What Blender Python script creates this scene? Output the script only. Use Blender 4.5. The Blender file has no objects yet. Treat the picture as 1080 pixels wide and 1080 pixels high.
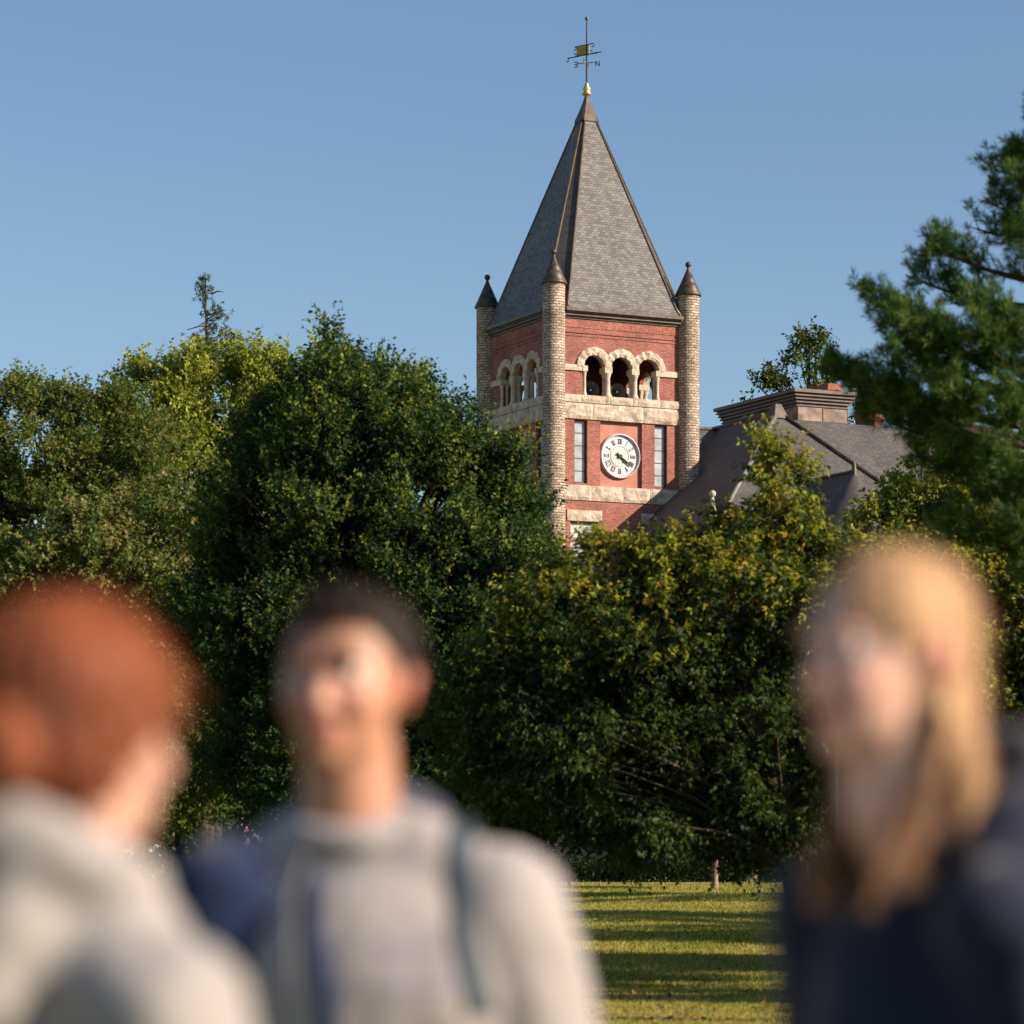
import bpy, bmesh, math, random
import numpy as np
from mathutils import Vector, Matrix, noise, Euler
R = math.radians
PI = math.pi
random.seed(7)
rng = np.random.default_rng(11)
S = bpy.context.scene
COL = S.collection
FPX = 3300.0; HOR = 902.0; CZ = 1.45          # focal length and horizon of the photograph, eye height

def ground_z(y):
    pts = [(-1000, 0), (6, 0), (20, -0.22), (40, -0.74), (50, -0.84), (60, -0.76), (90, -0.42), (125, 0.0), (140, 0.2), (150, 0.3), (5000, 0.3)]
    for (a, za), (b, zb) in zip(pts, pts[1:]):
        if y <= b:
            t = min(max((y-a)/(b-a), 0), 1)
            return za+(zb-za)*t
    return 0.3

def und(x, y):
    f = max(0.0, min(1.0, (y-50)/14))*max(0.0, min(1.0, (132-y)/12))*max(0.0, min(1.0, (60-abs(x))/30))
    return f*(0.014*max(-14, min(14, x))+0.17*noise.noise(Vector((x*0.16, y*0.085, 2.7))))
def W(px, py, d):
    return Vector(((px-540)/FPX*d, d, CZ+(HOR-py)/FPX*d))

# ------------------------------------------------------------------ tagging
def tag(o, label=None, cat=None, group=None, kind=None):
    if label: o['label'] = label
    if cat: o['category'] = cat
    if group: o['group'] = group
    if kind: o['kind'] = kind
    return o

def empty(name, loc=(0, 0, 0), rz=0.0, parent=None):
    o = bpy.data.objects.new(name, None)
    COL.objects.link(o)
    o.location = loc; o.rotation_euler = (0, 0, rz)
    o.empty_display_size = 0.2
    if parent: o.parent = parent
    return o

def link(name, me, mats, parent=None):
    o = bpy.data.objects.new(name, me)
    COL.objects.link(o)
    if not isinstance(mats, (list, tuple)): mats = [mats]
    for m in mats: me.materials.append(m)
    if parent: o.parent = parent
    return o

def copy_tree(o, parent=None):
    c = o.copy(); COL.objects.link(c)
    if parent: c.parent = parent
    for ch in list(o.children):
        copy_tree(ch, c)
    return c

# ------------------------------------------------------------------ mesh builder
class MB:
    def __init__(s):
        s.v = []; s.f = []; s.uv = []; s.mi = []; s.sm = []
    def face(s, pts, uv=None, m=0, sm=False):
        b = len(s.v)
        s.v += [tuple(p) for p in pts]
        s.f.append(tuple(range(b, b+len(pts))))
        if uv is None:
            n = Vector((0, 0, 0)); P = [Vector(p) for p in pts]
            for i in range(1, len(P)-1): n += (P[i]-P[0]).cross(P[i+1]-P[0])
            if n.length < 1e-12: n = Vector((0, 0, 1))
            n.normalize()
            u = Vector((0, 0, 1)).cross(n)
            if u.length < 0.05: u = Vector((1, 0, 0)); w = Vector((0, 1, 0))
            else:
                u.normalize(); w = n.cross(u)
            uv = [(p.dot(u), p.dot(w)) for p in P]
        s.uv.append(uv); s.mi.append(m); s.sm.append(sm)
    def box(s, x0, x1, y0, y1, z0, z1, m=0):
        a = [(x0,y0,z0),(x1,y0,z0),(x1,y1,z0),(x0,y1,z0),(x0,y0,z1),(x1,y0,z1),(x1,y1,z1),(x0,y1,z1)]
        for q in ((0,3,2,1),(4,5,6,7),(0,1,5,4),(1,2,6,5),(2,3,7,6),(3,0,4,7)):
            s.face([a[i] for i in q], m=m)
    def prism(s, poly, f0, f1, m=0):
        """poly: 2D points, f0/f1 map a 2D point to 3D for each end"""
        A = [f0(*p) for p in poly]; B = [f1(*p) for p in poly]
        s.face(A[::-1], m=m); s.face(B, m=m)
        n = len(poly)
        for i in range(n):
            j = (i+1) % n
            s.face([A[i], A[j], B[j], B[i]], m=m)
    def lathe(s, prof, c=(0, 0, 0), seg=24, m=0, a0=0.0, a1=2*PI, sm=True, ax=None):
        """prof: list of (r,z)"""
        base = len(s.v)
        cx, cy, cz = c
        mat = ax
        full = abs(a1-a0-2*PI) < 1e-6
        cols = seg+1
        dist = [0.0]
        for (r0, z0), (r1, z1) in zip(prof, prof[1:]): dist.append(dist[-1]+math.hypot(r1-r0, z1-z0))
        for i, (r, z) in enumerate(prof):
            for k in range(cols if not full else seg):
                a = a0+(a1-a0)*k/seg
                p = Vector((r*math.cos(a), r*math.sin(a), z))
                if mat is not None: p = mat @ p
                s.v.append((p.x+cx, p.y+cy, p.z+cz))
        n = seg if full else cols
        rm = max(r for r, z in prof)
        for i in range(len(prof)-1):
            for k in range(seg):
                k2 = (k+1) % n if full else k+1
                s.f.append((base+i*n+k, base+i*n+k2, base+(i+1)*n+k2, base+(i+1)*n+k))
                u0 = rm*(a0+(a1-a0)*k/seg); u1 = rm*(a0+(a1-a0)*(k+1)/seg)
                s.uv.append([(u0, dist[i]), (u1, dist[i]), (u1, dist[i+1]), (u0, dist[i+1])])
                s.mi.append(m); s.sm.append(sm)
    def tube(s, path, rad, seg=8, m=0, caps=True, sm=True):
        path = [Vector(p) for p in path]
        if not isinstance(rad, (list, tuple)): rad = [rad]*len(path)
        base = len(s.v); up = Vector((0.03, 0.02, 1)).normalized()
        L = 0
        for i, p in enumerate(path):
            d = (path[min(i+1, len(path)-1)]-path[max(i-1, 0)])
            d.normalize() if d.length > 1e-9 else None
            a = d.cross(up)
            if a.length < 0.1: a = d.cross(Vector((1, 0, 0)))
            a.normalize(); b = d.cross(a)
            for k in range(seg):
                t = 2*PI*k/seg
                s.v.append(tuple(p+(a*math.cos(t)+b*math.sin(t))*rad[i]))
        for i in range(len(path)-1):
            l2 = L+(path[i+1]-path[i]).length
            for k in range(seg):
                k2 = (k+1) % seg
                s.f.append((base+i*seg+k, base+(i+1)*seg+k, base+(i+1)*seg+k2, base+i*seg+k2))
                c = 2*PI*rad[i]/seg
                s.uv.append([(k*c, L), (k*c, l2), ((k+1)*c, l2), ((k+1)*c, L)])
                s.mi.append(m); s.sm.append(sm)
            L = l2
        if caps:
            e = base+(len(path)-1)*seg
            s.f.append(tuple(base+k for k in range(seg))); s.uv.append([(0, 0)]*seg); s.mi.append(m); s.sm.append(False)
            s.f.append(tuple(e+seg-1-k for k in range(seg))); s.uv.append([(0, 0)]*seg); s.mi.append(m); s.sm.append(False)
    def ball(s, c, r, m=0, seg=14):
        n = 8
        rr = r if isinstance(r, (tuple, list)) else (r, r, r)
        base = len(s.v)
        for i in range(n+1):
            t = PI*i/n
            for k in range(seg):
                a = 2*PI*k/seg
                s.v.append((c[0]+rr[0]*math.sin(t)*math.cos(a), c[1]+rr[1]*math.sin(t)*math.sin(a), c[2]-rr[2]*math.cos(t)))
        for i in range(n):
            for k in range(seg):
                k2 = (k+1) % seg
                s.f.append((base+i*seg+k, base+i*seg+k2, base+(i+1)*seg+k2, base+(i+1)*seg+k))
                s.uv.append([(k/seg, i/n)]*4); s.mi.append(m); s.sm.append(True)
    def mesh(s, name, fn=None, merge=True):
        me = bpy.data.meshes.new(name)
        v = s.v if fn is None else [tuple(fn(*p)) for p in s.v]
        me.from_pydata(v, [], s.f)
        uvl = me.uv_layers.new(name='UVMap')
        flat = [c for f in s.uv for p in f for c in p]
        uvl.data.foreach_set('uv', flat)
        me.polygons.foreach_set('material_index', s.mi)
        me.polygons.foreach_set('use_smooth', s.sm)
        me.update()
        return me
    def build(s, name, mats, parent=None, fn=None):
        return link(name, s.mesh(name, fn), mats, parent)

# ------------------------------------------------------------------ materials
def newmat(name):
    m = bpy.data.materials.new(name); m.use_nodes = True
    nt = m.node_tree
    return m, nt, nt.nodes['Principled BSDF']

def plain(name, col, rough=0.6, metal=0.0, var=0.12, scale=6.0, bump=0.0, spec=0.4, col2=None, bscale=None):
    m, nt, b = newmat(name)
    N = nt.nodes; L = nt.links
    tc = N.new('ShaderNodeTexCoord'); nz = N.new('ShaderNodeTexNoise')
    nz.inputs['Scale'].default_value = scale; nz.inputs['Detail'].default_value = 6
    L.new(tc.outputs['Object'], nz.inputs['Vector'])
    r = N.new('ShaderNodeValToRGB')
    c2 = col2 or tuple(c*(1-var*2) for c in col)
    r.color_ramp.elements[0].position = 0.35; r.color_ramp.elements[1].position = 0.65
    r.color_ramp.elements[0].color = (*c2, 1); r.color_ramp.elements[1].color = (*[min(1, c*(1+var)) for c in col], 1)
    L.new(nz.outputs['Fac'], r.inputs['Fac']); L.new(r.outputs['Color'], b.inputs['Base Color'])
    b.inputs['Roughness'].default_value = rough; b.inputs['Metallic'].default_value = metal
    b.inputs['Specular IOR Level'].default_value = spec
    if bump:
        n2 = N.new('ShaderNodeTexNoise'); n2.inputs['Scale'].default_value = bscale or scale*3; n2.inputs['Detail'].default_value = 8
        L.new(tc.outputs['Object'], n2.inputs['Vector'])
        bp = N.new('ShaderNodeBump'); bp.inputs['Strength'].default_value = min(1, bump); bp.inputs['Distance'].default_value = 0.05*bump
        L.new(n2.outputs['Fac'], bp.inputs['Height']); L.new(bp.outputs['Normal'], b.inputs['Normal'])
    return m

def brickmat(name, c1, c2, mortar, bw, bh, ms=0.012, rough=0.85, bump=0.5, stain=0.35, dist=0.02, noise_sc=0.6, bias=0.0, squash=1.0, grain=0.25):
    m, nt, b = newmat(name)
    N = nt.nodes; L = nt.links
    uv = N.new('ShaderNodeUVMap'); uv.uv_map = 'UVMap'
    # the rows wobble slightly, as laid by hand
    wn = N.new('ShaderNodeTexNoise'); wn.inputs['Scale'].default_value = 1.7; L.new(uv.outputs['UV'], wn.inputs['Vector'])
    ws = N.new('ShaderNodeVectorMath'); ws.operation = 'SCALE'; ws.inputs['Scale'].default_value = 0.03
    L.new(wn.outputs['Color'], ws.inputs[0])
    wa = N.new('ShaderNodeVectorMath'); wa.operation = 'ADD'
    L.new(uv.outputs['UV'], wa.inputs[0]); L.new(ws.outputs[0], wa.inputs[1])
    br = N.new('ShaderNodeTexBrick')
    br.inputs['Scale'].default_value = 1.0
    br.inputs['Brick Width'].default_value = bw; br.inputs['Row Height'].default_value = bh
    br.inputs['Mortar Size'].default_value = ms; br.inputs['Mortar Smooth'].default_value = 0.3
    br.inputs['Bias'].default_value = bias
    br.inputs['Color1'].default_value = (*c1, 1); br.inputs['Color2'].default_value = (*c2, 1); br.inputs['Mortar'].default_value = (*mortar, 1)
    L.new(wa.outputs[0], br.inputs['Vector'])
    tc = N.new('ShaderNodeTexCoord')
    nz = N.new('ShaderNodeTexNoise'); nz.inputs['Scale'].default_value = noise_sc; nz.inputs['Detail'].default_value = 8; nz.inputs['Roughness'].default_value = 0.65
    L.new(tc.outputs['Object'], nz.inputs['Vector'])
    mr = N.new('ShaderNodeMapRange'); mr.inputs['From Min'].default_value = 0.3; mr.inputs['From Max'].default_value = 0.7
    mr.inputs['To Min'].default_value = 1-stain; mr.inputs['To Max'].default_value = 1.08
    L.new(nz.outputs['Fac'], mr.inputs['Value'])
    n3 = N.new('ShaderNodeTexNoise'); n3.inputs['Scale'].default_value = 14; n3.inputs['Detail'].default_value = 3
    L.new(tc.outputs['Object'], n3.inputs['Vector'])
    mr3 = N.new('ShaderNodeMapRange'); mr3.inputs['From Min'].default_value = 0.35; mr3.inputs['From Max'].default_value = 0.65
    mr3.inputs['To Min'].default_value = 1-grain; mr3.inputs['To Max'].default_value = 1+grain*0.5
    L.new(n3.outputs['Fac'], mr3.inputs['Value'])
    mu = N.new('ShaderNodeMath'); mu.operation = 'MULTIPLY'; L.new(mr.outputs[0], mu.inputs[0]); L.new(mr3.outputs[0], mu.inputs[1])
    vm = N.new('ShaderNodeVectorMath'); vm.operation = 'SCALE'
    L.new(br.outputs['Color'], vm.inputs[0]); L.new(mu.outputs[0], vm.inputs['Scale'])
    L.new(vm.outputs[0], b.inputs['Base Color'])
    b.inputs['Roughness'].default_value = rough; b.inputs['Specular IOR Level'].default_value = 0.25
    inv = N.new('ShaderNodeMath'); inv.operation = 'SUBTRACT'; inv.inputs[0].default_value = 1.0
    L.new(br.outputs['Fac'], inv.inputs[1])
    ad = N.new('ShaderNodeMath'); ad.operation = 'MULTIPLY_ADD'; ad.inputs[1].default_value = 0.7
    L.new(n3.outputs['Fac'], ad.inputs[0]); L.new(inv.outputs[0], ad.inputs[2])
    bp = N.new('ShaderNodeBump'); bp.inputs['Strength'].default_value = bump; bp.inputs['Distance'].default_value = dist
    L.new(ad.outputs[0], bp.inputs['Height']); L.new(bp.outputs['Normal'], b.inputs['Normal'])
    return m

def leafmat(name, trans=0.35, rough=0.5, spec=0.3):
    m, nt, b = newmat(name)
    N = nt.nodes; L = nt.links
    at = N.new('ShaderNodeAttribute'); at.attribute_name = 'col'
    L.new(at.outputs['Color'], b.inputs['Base Color'])
    b.inputs['Roughness'].default_value = rough; b.inputs['Specular IOR Level'].default_value = spec
    tr = N.new('ShaderNodeBsdfTranslucent')
    mx = N.new('ShaderNodeMix'); mx.data_type = 'RGBA'; mx.blend_type = 'MULTIPLY'; mx.inputs['Factor'].default_value = 1
    mx.inputs['B'].default_value = (1.5, 1.6, 0.6, 1)
    L.new(at.outputs['Color'], mx.inputs['A']); L.new(mx.outputs['Result'], tr.inputs['Color'])
    ms = N.new('ShaderNodeMixShader'); ms.inputs['Fac'].default_value = trans
    L.new(b.outputs[0], ms.inputs[1]); L.new(tr.outputs[0], ms.inputs[2])
    L.new(ms.outputs[0], N['Material Output'].inputs['Surface'])
    return m

def attrmat(name, rough=0.6, spec=0.3, sss=0.0, bump=0.0, bscale=40, sheen=0.0, sssr=(1, 0.35, 0.2)):
    m, nt, b = newmat(name)
    N = nt.nodes; L = nt.links
    at = N.new('ShaderNodeAttribute'); at.attribute_name = 'col'
    L.new(at.outputs['Color'], b.inputs['Base Color'])
    b.inputs['Roughness'].default_value = rough; b.inputs['Specular IOR Level'].default_value = spec
    if sss:
        b.inputs['Subsurface Weight'].default_value = sss; b.inputs['Subsurface Radius'].default_value = sssr
        b.inputs['Subsurface Scale'].default_value = 0.012
    if sheen: b.inputs['Sheen Weight'].default_value = sheen
    if bump:
        tc = N.new('ShaderNodeTexCoord'); n2 = N.new('ShaderNodeTexNoise'); n2.inputs['Scale'].default_value = bscale
        L.new(tc.outputs['Object'], n2.inputs['Vector'])
        bp = N.new('ShaderNodeBump'); bp.inputs['Strength'].default_value = bump; bp.inputs['Distance'].default_value = 0.004
        L.new(n2.outputs['Fac'], bp.inputs['Height']); L.new(bp.outputs['Normal'], b.inputs['Normal'])
    return m

# ------------------------------------------------------------------ world, sun, camera
EL = R(26); SH = Vector((0.946, -0.325, 0)).normalized()
SUN = Vector((SH.x*math.cos(EL), SH.y*math.cos(EL), math.sin(EL)))
w = bpy.data.worlds.new('World'); S.world = w; w.use_nodes = True
nt = w.node_tree; bg = nt.nodes['Background']
sky = nt.nodes.new('ShaderNodeTexSky'); sky.sky_type = 'NISHITA'; sky.sun_disc = False
sky.sun_elevation = EL; sky.sun_rotation = math.atan2(SH.x, SH.y)
sky.air_density = 1.05; sky.dust_density = 0.3; sky.ozone_density = 3.5; sky.altitude = 100
nt.links.new(sky.outputs[0], bg.inputs['Color']); bg.inputs['Strength'].default_value = 0.072
sl = bpy.data.lights.new('sun', 'SUN'); sl.energy = 5.0; sl.angle = R(0.53); sl.color = (1.0, 0.84, 0.66)
so = bpy.data.objects.new('sun', sl); COL.objects.link(so)
so.rotation_euler = (-SUN).to_track_quat('-Z', 'Y').to_euler(); so.location = (60, -30, 60)

cam = bpy.data.cameras.new('camera'); co = bpy.data.objects.new('camera', cam); COL.objects.link(co)
co.location = (0, 0, CZ); co.rotation_euler = (R(90), 0, 0)
cam.lens = 110.0; cam.sensor_width = 36.0; cam.shift_y = (HOR-540)/1080.0
cam.clip_end = 6000; cam.clip_start = 0.05
cam.dof.use_dof = True; cam.dof.focus_distance = 153.0; cam.dof.aperture_fstop = 2.5
S.camera = co
S.view_settings.view_transform = 'Standard'; S.view_settings.look = 'None'
S.view_settings.exposure = 0.8; S.view_settings.gamma = 1.0
S.render.engine = 'CYCLES'
S.render.resolution_x = 1024; S.render.resolution_y = 1024
S.cycles.max_bounces = 6; S.cycles.diffuse_bounces = 3; S.cycles.glossy_bounces = 2; S.cycles.transmission_bounces = 3; S.cycles.transparent_max_bounces = 6
S.cycles.sample_clamp_indirect = 4.0; S.cycles.caustics_reflective = False; S.cycles.caustics_refractive = False

# ------------------------------------------------------------------ palette of materials
M = {}
M['brick'] = brickmat('red_brick', (0.50, 0.165, 0.125), (0.31, 0.092, 0.072), (0.36, 0.23, 0.18), 0.22, 0.076, 0.011, stain=0.42, grain=0.35)
M['pillar'] = brickmat('tan_rubble_brick', (0.72, 0.57, 0.45), (0.42, 0.33, 0.255), (0.22, 0.17, 0.13), 0.34, 0.135, 0.018, bump=1.0, dist=0.035, stain=0.42, noise_sc=1.1, grain=0.5)
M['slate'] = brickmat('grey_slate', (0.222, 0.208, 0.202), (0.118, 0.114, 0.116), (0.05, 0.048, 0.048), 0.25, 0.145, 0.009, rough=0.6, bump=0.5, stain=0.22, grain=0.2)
M['slate_dark'] = brickmat('dark_grey_slate', (0.135, 0.125, 0.122), (0.088, 0.083, 0.082), (0.045, 0.042, 0.042), 0.26, 0.15, 0.010, rough=0.6, bump=0.5, stain=0.25, grain=0.25)
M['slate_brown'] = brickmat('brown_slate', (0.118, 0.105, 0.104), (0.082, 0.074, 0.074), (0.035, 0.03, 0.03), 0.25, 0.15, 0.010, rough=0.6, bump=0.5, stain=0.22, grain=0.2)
M['copper'] = plain('weathered_copper', (0.10, 0.075, 0.06), 0.55, 0.3, 0.2, 2.0, bump=0.15)
M['copper_dark'] = plain('dark_copper', (0.085, 0.066, 0.052), 0.5, 0.35, 0.2, 3.0, bump=0.1)
M['copper_pink'] = plain('pink_copper_panel', (0.22, 0.155, 0.125), 0.6, 0.15, 0.3, 1.6, bump=0.15)
M['ridge'] = plain('ridge_copper', (0.16, 0.115, 0.08), 0.45, 0.3, 0.15, 3.0)
M['gilt'] = plain('gilded_metal', (0.62, 0.42, 0.18), 0.35, 0.6, 0.1, 5.0)
M['stone'] = plain('rock_faced_stone', (0.55, 0.46, 0.375), 0.9, 0, 0.08, 3.2, bump=1.0, spec=0.15, col2=(0.38, 0.295, 0.225), bscale=9)
M['stone_smooth'] = plain('dressed_stone', (0.54, 0.46, 0.36), 0.85, 0, 0.12, 5, bump=0.3, spec=0.15)
M['terra'] = plain('red_plaster_panel', (0.45, 0.205, 0.155), 0.85, 0, 0.08, 1.3, bump=0.12, spec=0.15)
M['black_iron'] = plain('black_iron', (0.02, 0.022, 0.03), 0.45, 0.3, 0.2, 9)
M['vane_blue'] = plain('blue_black_metal', (0.03, 0.04, 0.075), 0.5, 0.3, 0.1, 9)
M['frame_red'] = plain('dark_red_frame', (0.12, 0.03, 0.025), 0.6, 0, 0.1, 9)
M['frame_pale'] = plain('dusty_red_frame', (0.36, 0.16, 0.12), 0.6, 0, 0.1, 9)
M['white_dial'] = plain('white_dial', (0.64, 0.61, 0.62), 0.5, 0, 0.03, 9)
M['green_dial'] = plain('pale_green_dial', (0.46, 0.49, 0.45), 0.45, 0, 0.06, 3)
M['bezel'] = plain('clock_bezel', (0.50, 0.42, 0.46), 0.4, 0.2, 0.1, 9)
M['numeral'] = plain('grey_numeral', (0.11, 0.095, 0.10), 0.6, 0, 0.1, 9)
M['pane'] = plain('pale_window_pane', (0.40, 0.45, 0.48), 0.16, 0, 0.1, 1.6, spec=0.8, col2=(0.26, 0.31, 0.34))  # uneven sky reflection painted in as two mottled tones
M['blind'] = plain('white_window_blind', (0.62, 0.61, 0.57), 0.25, 0, 0.1, 1.1, spec=0.7, col2=(0.34, 0.38, 0.41))
M['dark_glass'] = plain('dark_window_glass', (0.02, 0.024, 0.03), 0.06, 0, 0.2, 0.7, spec=0.8)
M['inner'] = plain('dark_belfry_boards', (0.045, 0.035, 0.03), 0.9, 0, 0.2, 3)
M['horn'] = plain('grey_green_horn', (0.11, 0.125, 0.115), 0.5, 0.1, 0.1, 3)
M['bark'] = plain('grey_brown_bark', (0.085, 0.062, 0.045), 0.95, 0, 0.3, 7, bump=1.0, spec=0.1, bscale=22)
M['bark_pale'] = plain('pale_bark', (0.30, 0.22, 0.16), 0.95, 0, 0.25, 9, bump=0.8, spec=0.1)
M['leaf'] = leafmat('leaf', 0.40, 0.55, 0.2)
M['needle'] = leafmat('needle', 0.18, 0.6, 0.2)
# ================================================================== THE HALL
TH = R(26.0); WD = 7.6
hall = empty('clock_tower_hall', (2.06, 154.5, 0.0), TH)
tag(hall, 'red brick hall with a clock tower, slate spire and round corner pillars', 'building')
ZG = 0.1
UC = 3.77
FACES = [((0, 0), (1, 0), (0, -1)), ((0, WD), (0, -1), (-1, 0)), ((WD, 0), (0, 1), (1, 0)), ((WD, WD), (-1, 0), (0, 1))]
def fmap(k):
    (ox, oy), (dx, dy), (nx, ny) = FACES[k]
    def f(u, w, z):     # u along the face, w outward, z up
        return (ox+dx*u+nx*w, oy+dy*u+ny*w, z)
    return f
ARC = [UC-1.53, UC, UC+1.53]; AR = 0.60
Z_SILL, Z_SPR = 24.28, 25.71
TH_W = 0.42

def grid_wall(mb, f, us, zs, holes, t=TH_W, back=True, w0=0.0):
    us = sorted(set(us)); zs = sorted(set(zs))
    def hole(u, z):
        for (a, b, c, d) in holes:
            if a-1e-6 < u < b+1e-6 and c-1e-6 < z < d+1e-6: return True
        return False
    nu, nz = len(us)-1, len(zs)-1
    solid = [[not hole((us[i]+us[i+1])/2, (zs[j]+zs[j+1])/2) for j in range(nz)] for i in range(nu)]
    for i in range(nu):
        for j in range(nz):
            if not solid[i][j]: continue
            a, b, c, d = us[i], us[i+1], zs[j], zs[j+1]
            mb.face([f(a, w0, c), f(b, w0, c), f(b, w0, d), f(a, w0, d)])
            if back: mb.face([f(b, -t, c), f(a, -t, c), f(a, -t, d), f(b, -t, d)])
            def s(ii, jj): return 0 <= ii < nu and 0 <= jj < nz and solid[ii][jj]
            if i > 0 and not s(i-1, j): mb.face([f(a, -t, c), f(a, w0, c), f(a, w0, d), f(a, -t, d)])
            if i < nu-1 and not s(i+1, j): mb.face([f(b, w0, c), f(b, -t, c), f(b, -t, d), f(b, w0, d)])
            if j > 0 and not s(i, j-1): mb.face([f(a, -t, c), f(b, -t, c), f(b, w0, c), f(a, w0, c)])
            if j < nz-1 and not s(i, j+1): mb.face([f(a, w0, d), f(b, w0, d), f(b, -t, d), f(a, -t, d)])

TALL = [(1.16, 1.87), (5.67, 6.38)]
PANEL = (2.59, 4.95)
LOWW = [(0.92, 2.47), (5.07, 6.62)]
walls = MB()
for k in range(4):
    f = fmap(k)
    # outer corners sit inside the round pillars, so every face stops a little short of the next one
    u0, u1 = (0.0, WD)
    us = [u0, u1]; holes = []
    for a, b in TALL: us += [a, b]; holes.append((a, b, 19.90, 23.04))
    us += list(PANEL); holes.append((*PANEL, 19.81, 23.04))
    for a, b in LOWW: us += [a, b]; holes.append((a, b, 15.30, 18.0)); holes.append((a, b, 9.0, 11.8)); holes.append((a, b, 3.6, 6.2))
    us += [ARC[0]-AR, ARC[2]+AR]
    holes.append((ARC[0]-AR, ARC[2]+AR, Z_SILL, 25.46))
    holes.append((ARC[0]-AR, ARC[2]+AR, 25.46, Z_SPR+0.001))
    for c in ARC:
        us += [c-AR, c+AR]; holes.append((c-AR, c+AR, Z_SPR, 26.6))
    zs = [ZG-0.6, 3.6, 6.2, 9.0, 11.8, 15.3, 18.0, 19.81, 19.90, 23.04, Z_SILL, 25.46, Z_SPR, 26.6, 28.05]
    grid_wall(walls, f, us, zs, holes)
    # spandrels and soffits over the arches
    n = 18
    for c in ARC:
        pts = [(c-AR*math.cos(PI*i/n), Z_SPR+AR*math.sin(PI*i/n)) for i in range(n+1)]
        for (a, za), (b, zb) in zip(pts, pts[1:]):
            walls.face([f(a, 0, za), f(b, 0, zb), f(b, 0, 26.6), f(a, 0, 26.6)])
            walls.face([f(b, -TH_W, zb), f(a, -TH_W, za), f(a, -TH_W, 26.6), f(b, -TH_W, 26.6)])
            walls.face([f(a, -TH_W, za), f(b, -TH_W, zb), f(b, 0, zb), f(a, 0, za)])
tw = walls.build('tower_wall', M['brick'], hall)

# thin projecting brick courses under the eaves
sc = MB()
for k in range(4):
    f = fmap(k)
    for z, h, wd in ((27.18, 0.06, 0.035), (27.34, 0.06, 0.05), (27.60, 0.44, 0.03)):
        p = [f(0.5, 0.001, z), f(WD-0.5, wd, z+h)]
        xs = sorted([p[0][0], p[1][0]]); ys = sorted([p[0][1], p[1][1]])
        sc.box(xs[0], xs[1], ys[0], ys[1], z, z+h)
sc.build('brick_string_course', M['brick'], hall)

# panels behind the clocks, belfry floor and ceiling
for k in range(4):
    pn = MB(); f = fmap(k); a, b = PANEL
    pn.face([f(a, -0.17, 19.81), f(b, -0.17, 19.81), f(b, -0.17, 23.04), f(a, -0.17, 23.04)])
    pn.build('clock_panel', M['terra'], hall)
bf = MB()
bf.box(TH_W, WD-TH_W, TH_W, WD-TH_W, 23.9, 24.15); bf.box(TH_W, WD-TH_W, TH_W, WD-TH_W, 27.4, 27.6)
for q in range(4): bf.box(1.3+q*1.5, 1.5+q*1.5, TH_W, WD-TH_W, 27.1, 27.38)
bf.build('belfry_floor_and_ceiling', M['inner'], hall)

# ---- rock-faced stone
def slab(mb, f, u0, u1, z0, z1, w, amp=0.05, seed=0.0, cell=0.14, wb=-0.02):
    nu = max(2, int((u1-u0)/cell)); nz = max(2, int((z1-z0)/cell))
    P = [[None]*(nz+1) for _ in range(nu+1)]
    for i in range(nu+1):
        for j in range(nz+1):
            u = u0+(u1-u0)*i/nu; z = z0+(z1-z0)*j/nz
            e = min(i, nu-i, j, nz-j)
            d = amp*(0.55+1.3*noise.noise(Vector((u*2.3+seed, z*2.3, seed*1.7)))+0.6*noise.noise(Vector((u*6+seed, z*6, 3.1)))) if e > 0 else -amp*0.3
            P[i][j] = f(u, w+d, z)
    for i in range(nu):
        for j in range(nz):
            mb.face([P[i][j], P[i+1][j], P[i+1][j+1], P[i][j+1]])
    for i in range(nu):
        a = u0+(u1-u0)*i/nu; b = u0+(u1-u0)*(i+1)/nu
        mb.face([P[i+1][0], P[i][0], f(a, wb, z0), f(b, wb, z0)])
        mb.face([P[i][nz], P[i+1][nz], f(b, wb, z1), f(a, wb, z1)])
    for j in range(nz):
        a = z0+(z1-z0)*j/nz; b = z0+(z1-z0)*(j+1)/nz
        mb.face([P[0][j], P[0][j+1], f(u0, wb, b), f(u0, wb, a)])
        mb.face([P[nu][j+1], P[nu][j], f(u1, wb, a), f(u1, wb, b)])
def course(name, f, cuts, z0, z1, w, amp, seed, mat='stone'):
    mb = MB()
    for a, b in zip(cuts, cuts[1:]):
        slab(mb, f, a+0.012, b-0.012, z0, z1, w, amp, seed+a)
    return mb.build(name, M[mat], hall)
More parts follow.
